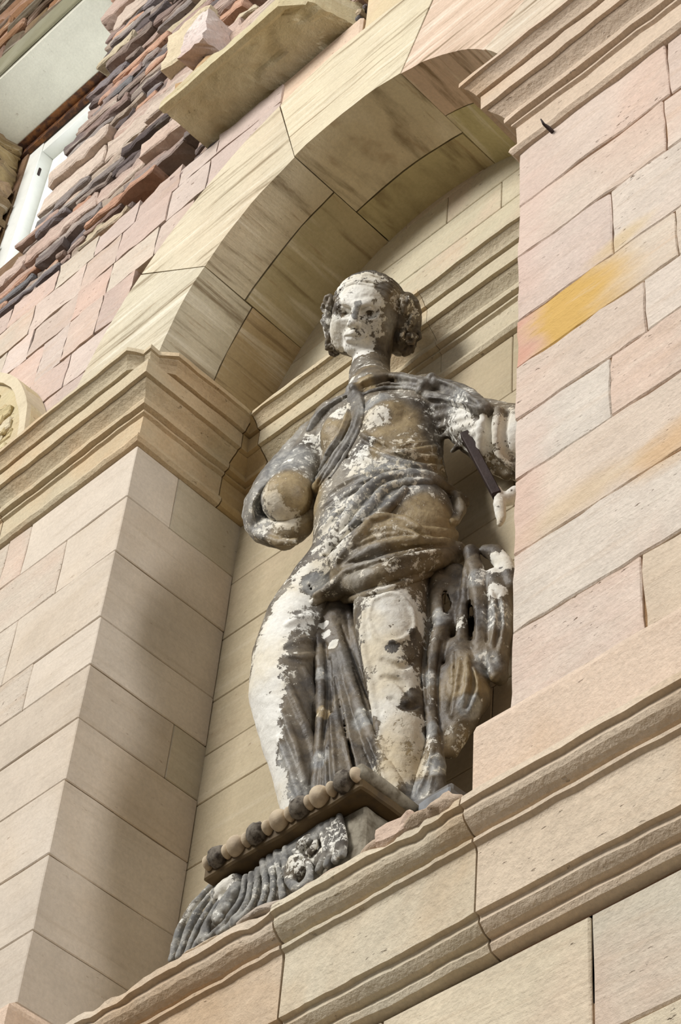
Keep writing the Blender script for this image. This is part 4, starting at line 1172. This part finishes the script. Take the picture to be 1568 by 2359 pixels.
def statue_mat(name='weathered_plaster', gloss=0.50):
    m, nt, bs = new_mat(name); k = N(nt)
    geo = k.node('ShaderNodeNewGeometry'); pos = geo.outputs['Position']
    at = k.node('ShaderNodeAttribute', attribute_name='paint')
    sep = k.node('ShaderNodeSeparateColor'); k.link(at.outputs['Color'], sep.inputs[0])
    n1 = k.noise(pos, 9, 6, 0.62, 0.3); n2 = k.noise(pos, 34, 6, 0.68, 0.4); n3 = k.noise(pos, 5, 4, 0.6); n4 = k.noise(pos, 120, 4, 0.7)
    base = k.mix(k.ramp(n1, 0.35, 0.65), lin(64, 56, 47), lin(122, 109, 88))
    base = k.mix(k.math('MULTIPLY', k.ramp(n3, 0.5, 0.7), 0.7), base, lin(88, 85, 80))
    gm = k.ramp(k.math('ADD', sep.outputs[2], k.math('MULTIPLY', k.math('SUBTRACT', n1, 0.5), 1.1)), 0.25, 0.85)
    c = k.mix(gm, base, k.mix(k.ramp(n2, 0.35, 0.65), lin(116, 115, 112), lin(172, 169, 160)))
    om = k.ramp(k.math('ADD', sep.outputs[1], k.math('MULTIPLY', k.math('SUBTRACT', n3, 0.5), 0.9)), 0.2, 0.85)
    c = k.mix(k.math('MULTIPLY', om, 0.9), c, k.mix(k.ramp(n2, 0.35, 0.7), lin(168, 148, 110), lin(134, 115, 82)))
    e = k.math('ADD', k.math('MULTIPLY', k.math('SUBTRACT', n1, 0.5), 0.5), k.math('MULTIPLY', k.math('SUBTRACT', n2, 0.5), 1.6))
    e = k.math('ADD', e, k.math('MULTIPLY', k.math('SUBTRACT', k.noise(pos, 85, 5, 0.7), 0.5), 1.5))
    wm = k.ramp(k.math('ADD', sep.outputs[0], e), 0.46, 0.60)
    pale = k.mix(k.math('MULTIPLY', k.ramp(n3, 0.4, 0.7), 0.6), lin(230, 227, 217), lin(210, 196, 166))
    pale = k.mix(k.math('MULTIPLY', om, 0.55), pale, lin(190, 166, 120))
    c = k.mix(wm, c, pale)
    v = k.math('ADD', k.math('MULTIPLY', n4, 0.5), 0.75)
    hsv = k.node('ShaderNodeHueSaturation'); k.link(c, hsv.inputs['Color']); k.link(v, hsv.inputs['Value'])
    k.link(hsv.outputs[0], bs.inputs['Base Color'])
    rg = k.node('ShaderNodeMapRange'); k.link(wm, rg.inputs[0]); rg.inputs[3].default_value = gloss; rg.inputs[4].default_value = 0.85
    k.link(rg.outputs[0], bs.inputs['Roughness'])
    bs.inputs['Specular IOR Level'].default_value = 0.42
    h = k.math('ADD', k.math('MULTIPLY', wm, 0.5), k.math('ADD', k.math('MULTIPLY', n2, 0.7), k.math('MULTIPLY', n4, 0.25)))
    b = k.node('ShaderNodeBump'); b.inputs['Strength'].default_value = 0.55; b.inputs['Distance'].default_value = 0.006
    k.link(h, b.inputs['Height']); k.link(b.outputs[0], bs.inputs['Normal'])
    return m
M_ST = statue_mat(); M_STD = statue_mat('weathered_plaster_dry', 0.8)

# the head is meshed finer than the body: cut both fields at the neck plane
FINE.D[:] = 1.0
_b = B; 
lim([(851, 862, -84, 51), (852, 882, -60, 54), (862, 915, -4, 70)], 22, FINE)
FINE.cap(hp(8, -34, -70), W3((851, 868, -84)), 42 * PX, 51 * PX, 5 * PX)
head(FINE)
zc = W3((853, 874, 0))
nrm_c = np.array([0.0, 0.0, 1.0])
def side(f):
    return ((f.ax[0][:, None, None] - zc[0]) * nrm_c[0] + (f.ax[1][None, :, None] - zc[1]) * nrm_c[1] + (f.ax[2][None, None, :] - zc[2]) * nrm_c[2]).astype(np.float32)
B.D = np.maximum(B.D, side(B) - 0.012)
FINE.D = np.maximum(FINE.D, -side(FINE) - 0.012)

statue = empty('statue', tuple(W3((800, 1900, 0))[:2]) + (-7.9,))
tag(statue, 'weathered draped female statue with broken arm standing in the niche', 'statue')
vb, fb = B.mesh(); vf, ff = FINE.mesh()
def rough(f, V, amp):
    nz = vnoise(V * 7.0) * 0.6 + vnoise(V * 19.0) * 0.4 + vnoise(V * 47.0) * 0.2
    gd = np.stack([f.sample(V + np.eye(3)[a] * f.h) - f.sample(V - np.eye(3)[a] * f.h) for a in range(3)], 1)
    gd /= np.maximum(np.linalg.norm(gd, axis=1), 1e-6)[:, None]
    return V + gd * (nz * amp)[:, None]
vb = rough(B, vb, 0.009); vf = rough(FINE, vf, 0.009)
field_obj('body', B, M_ST, statue, (0.36, 0.35, 0.45), 0.0, (np.concatenate([vb, vf]), np.concatenate([fb, ff + len(vb)])))
field_obj('hair', Ha, M_ST, statue, (0.22, 0.2, 0.25))['label'] = 'curled hair, paint flaking'
field_obj('collar', G, M_ST, statue, (0.2, 0.2, 0.55))
field_obj('hip_cloth', Hh, M_ST, statue, (0.18, 0.45, 0.3))
field_obj('skirt', Kf, M_ST, statue, (0.1, 0.12, 0.2))
field_obj('cloak', Q, M_ST, statue, (0.16, 0.25, 0.25))
field_obj('sleeve', SL, M_ST, statue, (0.2, 0.3, 0.55))
# iron rod left in the arm, and a rag of plaster below it
def rod_bm(a, b, w):
    a = Vector(a); b = Vector(b); d = (b - a).normalized()
    u = d.cross(Vector((0, 0, 1))).normalized(); v = d.cross(u)
    bm = bmesh.new(); R = []
    for p in (a, b):
        R.append([bm.verts.new(p + u * w * sx + v * w * sy) for sx, sy in ((-1, -1), (1, -1), (1, 1), (-1, 1))])
    bm.faces.new(R[0]); bm.faces.new(R[1][::-1])
    for i in range(4): bm.faces.new((R[0][i], R[0][(i + 1) % 4], R[1][(i + 1) % 4], R[1][i]))
    bmesh.ops.bevel(bm, geom=bm.edges[:], offset=w * 0.2, segments=1, affect='EDGES')
    return bm
link('iron_rod', rod_bm(W3((1070, 1000, 92)), W3((1145, 1142, 60)), 10.5 * PX), M_IRON, statue)['label'] = 'dark iron bar standing out of the arm'
PF = Field(W3((1150, 1170, 30)) - 0.5, W3((1150, 1170, 30)) + 0.5, 0.012)
chain(PF, [(1146, 1128, 54, 10), (1150, 1160, 50, 14), (1154, 1195, 44, 11), (1150, 1208, 44, 6)], 0, 8)
chain(PF, [(1150, 1140, 50, 10), (1165, 1150, 30, 16), (1185, 1140, 10, 20)], 0, 8)
field_obj('plaster_fragment', PF, M_ST, statue, (0.85, 0.3, 0.2))
bm = box_bm(2.45, 4.34, 0.385, 1.35, -7.92, -6.77, gap=0, bev=0.03, jt=0.015, cuts=0.3)
M_PL = plain_mat('grey_slab', lin(142, 144, 146), 0.7, 0, 0.3, 0.4, 18, lin(96, 90, 80))
link('plinth_slab', box_bm(4.175, 4.49, 0.22, 0.375, -7.92, -7.02, gap=0, bev=0.012, jt=0.014, cuts=0.08), M_PL, statue)
link('plinth', bm, plain_mat('grey_plinth', lin(120, 116, 110), 0.7, 0, 0.3, 0.4, 18, lin(84, 76, 64)), statue)

# ================================================================== carved capital lying on the ledge
def WC(p, yp=-0.15):
    r = rayd(p); t = (yp - CAM_U[1]) / r[1]
    return CAM_U + r * (t - (p[2] if len(p) > 2 else 0) * 0.0036)
cap_t = empty('capital', (3.3, 0.0, -7.9))
tag(cap_t, 'broken carved capital with beaded rim on the ledge before the statue', 'capital')
Cp = Field(np.array([1.9, -0.6, -8.0]), np.array([4.5, 0.6, -6.95]), 0.0095)
def cchain(pts, r=0, k=5, sub=False, yp=-0.15):
    sp = smoothpts(pts, 4) if len(pts) > 2 else np.array(pts, float)
    Qp = [WC(p, yp) for p in sp]; Rr = [(p[3] if len(p) > 3 else r) * 0.0036 for p in sp]
    Cp.multi([(Qp[i], Qp[i + 1], Rr[i], Rr[i + 1]) for i in range(len(Qp) - 1)], k * 0.0036, sub)
# solid core behind the carving
cchain([(560, 2070, -72, 34), (620, 2030, -68, 36), (700, 1980, -62, 42), (780, 1925, -58, 40)], k=14)
cchain([(455, 2160, -66, 30), (500, 2130, -68, 34), (640, 2065, -66, 34), (730, 2015, -62, 38), (790, 1965, -56, 34)], k=14)
cchain([(420, 2195, -52, 24), (450, 2180, -56, 30)], k=10)
cchain([(500, 2050, -44, 22), (560, 2015, -44, 22)], k=10)
# ribbed bell on the left
for p, r in (([(486, 2044, 0), (446, 2088, 6), (414, 2146, 8), (396, 2210, 6)], 9), ([(500, 2046, 2), (459, 2095, 12), (431, 2150, 16), (413, 2204, 14)], 8), ([(514, 2048, 4), (476, 2098, 16), (449, 2150, 20), (431, 2198, 18)], 7), ([(527, 2048, 4), (490, 2104, 18), (466, 2150, 22), (448, 2190, 20)], 7)):
    cchain([q + (r,) for q in p], k=5)
for p, r in (([(566, 2022, 8), (556, 2072, 16), (528, 2112, 20), (484, 2160, 16)], 7), ([(580, 2014, 8), (572, 2070, 18), (546, 2112, 20), (504, 2152, 16)], 7), ([(594, 2004, 6), (588, 2062, 14), (564, 2108, 16), (526, 2140, 12)], 7)):
    cchain([q + (r,) for q in p], k=5)
cchain([(505, 2062, 4, 19), (540, 2036, 4, 21)], k=4)
cchain([(474, 2140, 16, 10), (470, 2168, 20, 13)], k=3)
cchain([(545, 2052, 4, 18), (505, 2116, 8, 16)], k=4)
for p in ((540, 2058, 18), (518, 2094, 22), (503, 2120, 22)): cchain([p + (9,), (p[0] + 4, p[1] - 5, p[2], 9)], k=1)
# upright ribs in the middle and to the right
for p, r in (([(606, 1986, 8), (612, 2045, 16), (600, 2092, 14)], 8), ([(622, 1976, 8), (630, 2038, 18), (622, 2082, 16)], 7), ([(637, 1966, 8), (646, 2026, 18), (652, 2068, 14)], 7),
          ([(738, 1908, 8), (752, 1960, 16), (734, 2004, 12)], 8), ([(753, 1898, 8), (766, 1950, 16), (754, 1992, 12)], 7), ([(767, 1889, 8), (780, 1942, 14), (772, 1982, 10)], 7), ([(781, 1880, 6), (792, 1932, 12), (788, 1970, 8)], 7)):
    cchain([q + (r,) for q in p], k=5)
# volute
cchain([(660, 1958, 10, 9), (660, 2008, 20, 10), (680, 2044, 24, 11), (704, 2038, 24, 11), (714, 2005, 22, 9), (704, 1984, 20, 8)], k=2)
cchain([(682, 1992, 8, 20), (690, 2012, 8, 20)], k=5)
cchain([(698, 1950, 14, 16), (712, 1940, 14, 15)], k=2)
cchain([(678, 1960, 18, 6), (692, 1974, 22, 7), (714, 1964, 22, 7), (728, 1940, 20, 6), (720, 1924, 16, 5)], k=2)
cchain([(718, 1990, 34, 4), (718, 2024, 36, 6), (692, 2058, 36, 5)], k=1, sub=True)
_sv = BLOB[:]
BLOB.clear()
def blobc(x, y, r, w, o, g): BLOB.append((WC((x, y, 10)), r * 0.0036, w, o, g))
blobc(525, 2045, 26, 1, 0, 0); blobc(690, 2000, 30, .6, .3, .2); blobc(705, 1945, 18, .7, .2, .1); blobc(780, 1930, 40, .5, .2, .4); blobc(440, 2110, 30, .45, .3, .4); blobc(740, 1960, 34, .45, .1, .4)
blobc(560, 2100, 40, .25, 0, .9); blobc(430, 2180, 34, .3, 0, .9); blobc(620, 2040, 40, .42, 0, .9); blobc(770, 1930, 34, .55, .1, .6); blobc(470, 2100, 34, .45, .1, .8)
field_obj('carved_scrolls', Cp, M_STD, cap_t, (0.28, 0.1, 0.75))
BLOB[:] = _sv
M_CAPB = plain_mat('capital_block', lin(150, 142, 124), 0.75, 0, 0.3, 0.5, 26, lin(92, 82, 64))
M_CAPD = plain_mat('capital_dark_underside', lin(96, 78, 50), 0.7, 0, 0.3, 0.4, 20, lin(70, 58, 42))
M_BEADD = plain_mat('bead_rough', lin(122, 114, 102), 0.85, 0, 0.2, 0.6, 50, lin(66, 58, 50))
M_BEADL = plain_mat('bead_smooth', lin(196, 178, 150), 0.7, 0, 0.3, 0.25, 30, lin(140, 122, 104))
# block under the right half, slab and its side roll
link('block', box_bm(3.62, 4.02, -0.12, 0.34, -7.92, -7.16, gap=0, bev=0.02, jt=0.012, cuts=0.15), M_CAPB, cap_t)
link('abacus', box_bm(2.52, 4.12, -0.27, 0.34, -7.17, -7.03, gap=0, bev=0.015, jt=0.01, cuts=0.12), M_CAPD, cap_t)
def tube_bm(pts, rad, n=10):
    bm = bmesh.new(); prev = None
    pts = [Vector(p) for p in pts]
    for i, p in enumerate(pts):
        d = (pts[min(i + 1, len(pts) - 1)] - pts[max(i - 1, 0)]).normalized()
        u = d.cross(Vector((0.1, 0.2, 1))).normalized(); v = d.cross(u)
        r = rad[i] if isinstance(rad, (list, tuple)) else rad
        R = [bm.verts.new(p + (u * math.cos(2 * math.pi * j / n) + v * math.sin(2 * math.pi * j / n)) * r) for j in range(n)]
        if prev:
            for j in range(n): bm.faces.new((prev[j], prev[(j + 1) % n], R[(j + 1) % n], R[j]))
        else: bm.faces.new(R)
        prev = R
    bm.faces.new(prev[::-1])
    return bm
link('side_roll', tube_bm([(4.10, -0.29, -7.03), (4.105, -0.1, -7.03), (4.10, 0.1, -7.03), (4.09, 0.36, -7.03)], 0.065), M_CAPB, cap_t, smooth=True)
A = np.array(WC((478, 1994), -0.29)); Bp = np.array(WC((832, 1776), -0.29))
A[2] = Bp[2] = (A[2] + Bp[2]) / 2
def bead(t, half, rad, mat, rough, nm, lab):
    bm = bmesh.new()
    bmesh.ops.create_icosphere(bm, subdivisions=3, radius=1.0)
    c = A + (Bp - A) * t
    for v in bm.verts:
        s = 1.0 + (0.12 * mnoise.noise(v.co * 5 + Vector((t * 9, 0, 0))) + 0.10 * mnoise.noise(v.co * 11 + Vector((t * 9, 0, 0))) if rough else 0)
        v.co = Vector((c[0] + v.co.x * half * s, c[1] + v.co.y * rad * s, c[2] + v.co.z * rad * s))
    o = link(nm, bm, mat, cap_t, smooth=True)
    if lab: o['label'] = lab
L_ = float(np.linalg.norm(Bp - A))
for i, q in enumerate((505, 598, 698, 797)):
    bead((q - 478) / 354.0 * 1.0, 0.088, 0.088, M_BEADD, True, 'bead', 'dark pitted bead')
for i, q in enumerate((549, 650, 741)):
    bead((q - 478) / 354.0, 0.078, 0.086, M_BEADL, False, 'bead', 'smooth pale bead')
for q in (481, 527, 574, 622, 674, 719, 769, 822):
    bead((q - 478) / 354.0, 0.038, 0.062, M_BEADL, False, 'bead_collar', None)

# ================================================================== smaller things
# curved stone end standing on the impost at the left
cs = prism_bm([(-5.6, 1.27), (-1.89, 1.27), (-1.89, 1.48), (-1.94, 1.8), (-1.99, 2.04), (-2.07, 2.24), (-2.15, 2.41), (-2.27, 2.65), (-2.41, 2.88), (-2.63, 3.15), (-2.89, 3.40), (-3.15, 3.6), (-3.5, 3.78), (-5.6, 3.9)], -0.24, 0.015, bev=0.0, jt=0.006)
cst = empty('trim_6', (-3.5, -0.1, 1.27)); tag(cst, 'broken curved stone end standing on the left impost', None, None, 'structure')
link('stone_core', cs, M_MORTAR, cst, lin(198, 184, 148))
arc = [(-1.89, 1.28), (-1.89, 1.48), (-1.94, 1.8), (-1.99, 2.04), (-2.07, 2.24), (-2.15, 2.41), (-2.27, 2.65), (-2.41, 2.88), (-2.63, 3.15), (-2.89, 3.40), (-3.15, 3.6), (-3.5, 3.78)]
inner = [(x - 0.13 * (0.9 if i < 6 else 0.7), z - 0.10 * (0.2 if i < 3 else 1)) for i, (x, z) in enumerate(arc)]
link('curved_rim', prism_bm(arc + inner[::-1], -0.30, 0.015, bev=0.015, jt=0.006), M_SMOOTH, cst, lin(206, 192, 164))
# flaked pieces of the broken face
for i in range(40):
    x = random.uniform(-4.0, -2.5); zt = 3.3 - max(0, (x + 3.4)) * 1.3
    zz_ = random.uniform(1.4, max(1.6, zt - 0.15))
    link('flake', box_bm(x - 0.3, x + 0.3, -0.24 - random.uniform(0.01, 0.07), -0.2, zz_, zz_ + random.uniform(0.1, 0.2), gap=0, bev=0.015, jt=0.05, cuts=0.15), M_MORTAR, cst, pick([(202, 188, 150), (192, 176, 134), (206, 194, 164)]))

# loose mortar and broken bits on the ledge
def lump(name, px, w, d, h, col, mat, yoff=0.0, sub=3):
    bm = bmesh.new(); bmesh.ops.create_icosphere(bm, subdivisions=sub, radius=1.0)
    r = rayd(px); t = (-7.88 - CAM_U[2]) / r[2]; c = CAM_U + r * t
    s = random.random() * 50
    for v in bm.verts:
        k = 1 + 0.35 * mnoise.noise(v.co * 1.5 + Vector((s, 0, 0))) + 0.2 * mnoise.noise(v.co * 4 + Vector((s, 0, 0)))
        v.co = Vector((c[0] + v.co.x * w * k, c[1] + v.co.y * d * k, c[2] + v.co.z * h * k))
    return link(name, bm, mat, tr3, lin(*col), smooth=True)
lump('mortar_lump', (985, 1905), 0.30, 0.13, 0.10, (176, 162, 138), M_MORTAR)
lump('mortar_lump', (1028, 1862), 0.14, 0.10, 0.08, (190, 170, 148), M_MORTAR)
lump('mortar_lump', (880, 1965), 0.26, 0.10, 0.07, (188, 168, 146), M_MORTAR)
lump('mortar_lump', (760, 2035), 0.30, 0.10, 0.05, (190, 172, 150), M_MORTAR)
lump('mortar_lump', (610, 2115), 0.30, 0.10, 0.05, (186, 172, 156), M_MORTAR)
lump('mortar_lump', (470, 2190), 0.22, 0.08, 0.03, (204, 186, 160), M_MORTAR)
r_ = rayd((935, 1920)); c_ = CAM_U + r_ * ((-7.86 - CAM_U[2]) / r_[2])
link('broken_fillet', box_bm(c_[0] - 0.22, c_[0] + 0.12, c_[1] - 0.10, c_[1] + 0.12, -7.94, -7.76, gap=0, bev=0.03, jt=0.03, cuts=0.12), M_MOULD, tr3, lin(204, 180, 160))

# bent iron nail in the right impost
n0 = WC((1262, 294), -0.07); n1 = WC((1252, 286), -0.12); n2 = WC((1245, 274), -0.16)
nail = link('iron_nail', tube_bm([n0 + np.array([0, 0.12, 0]), n0, n1, n2], [0.02, 0.02, 0.014, 0.006], 8), M_IRON, None, smooth=True)
tag(nail, 'bent iron nail sticking out of the right impost moulding', 'nail')
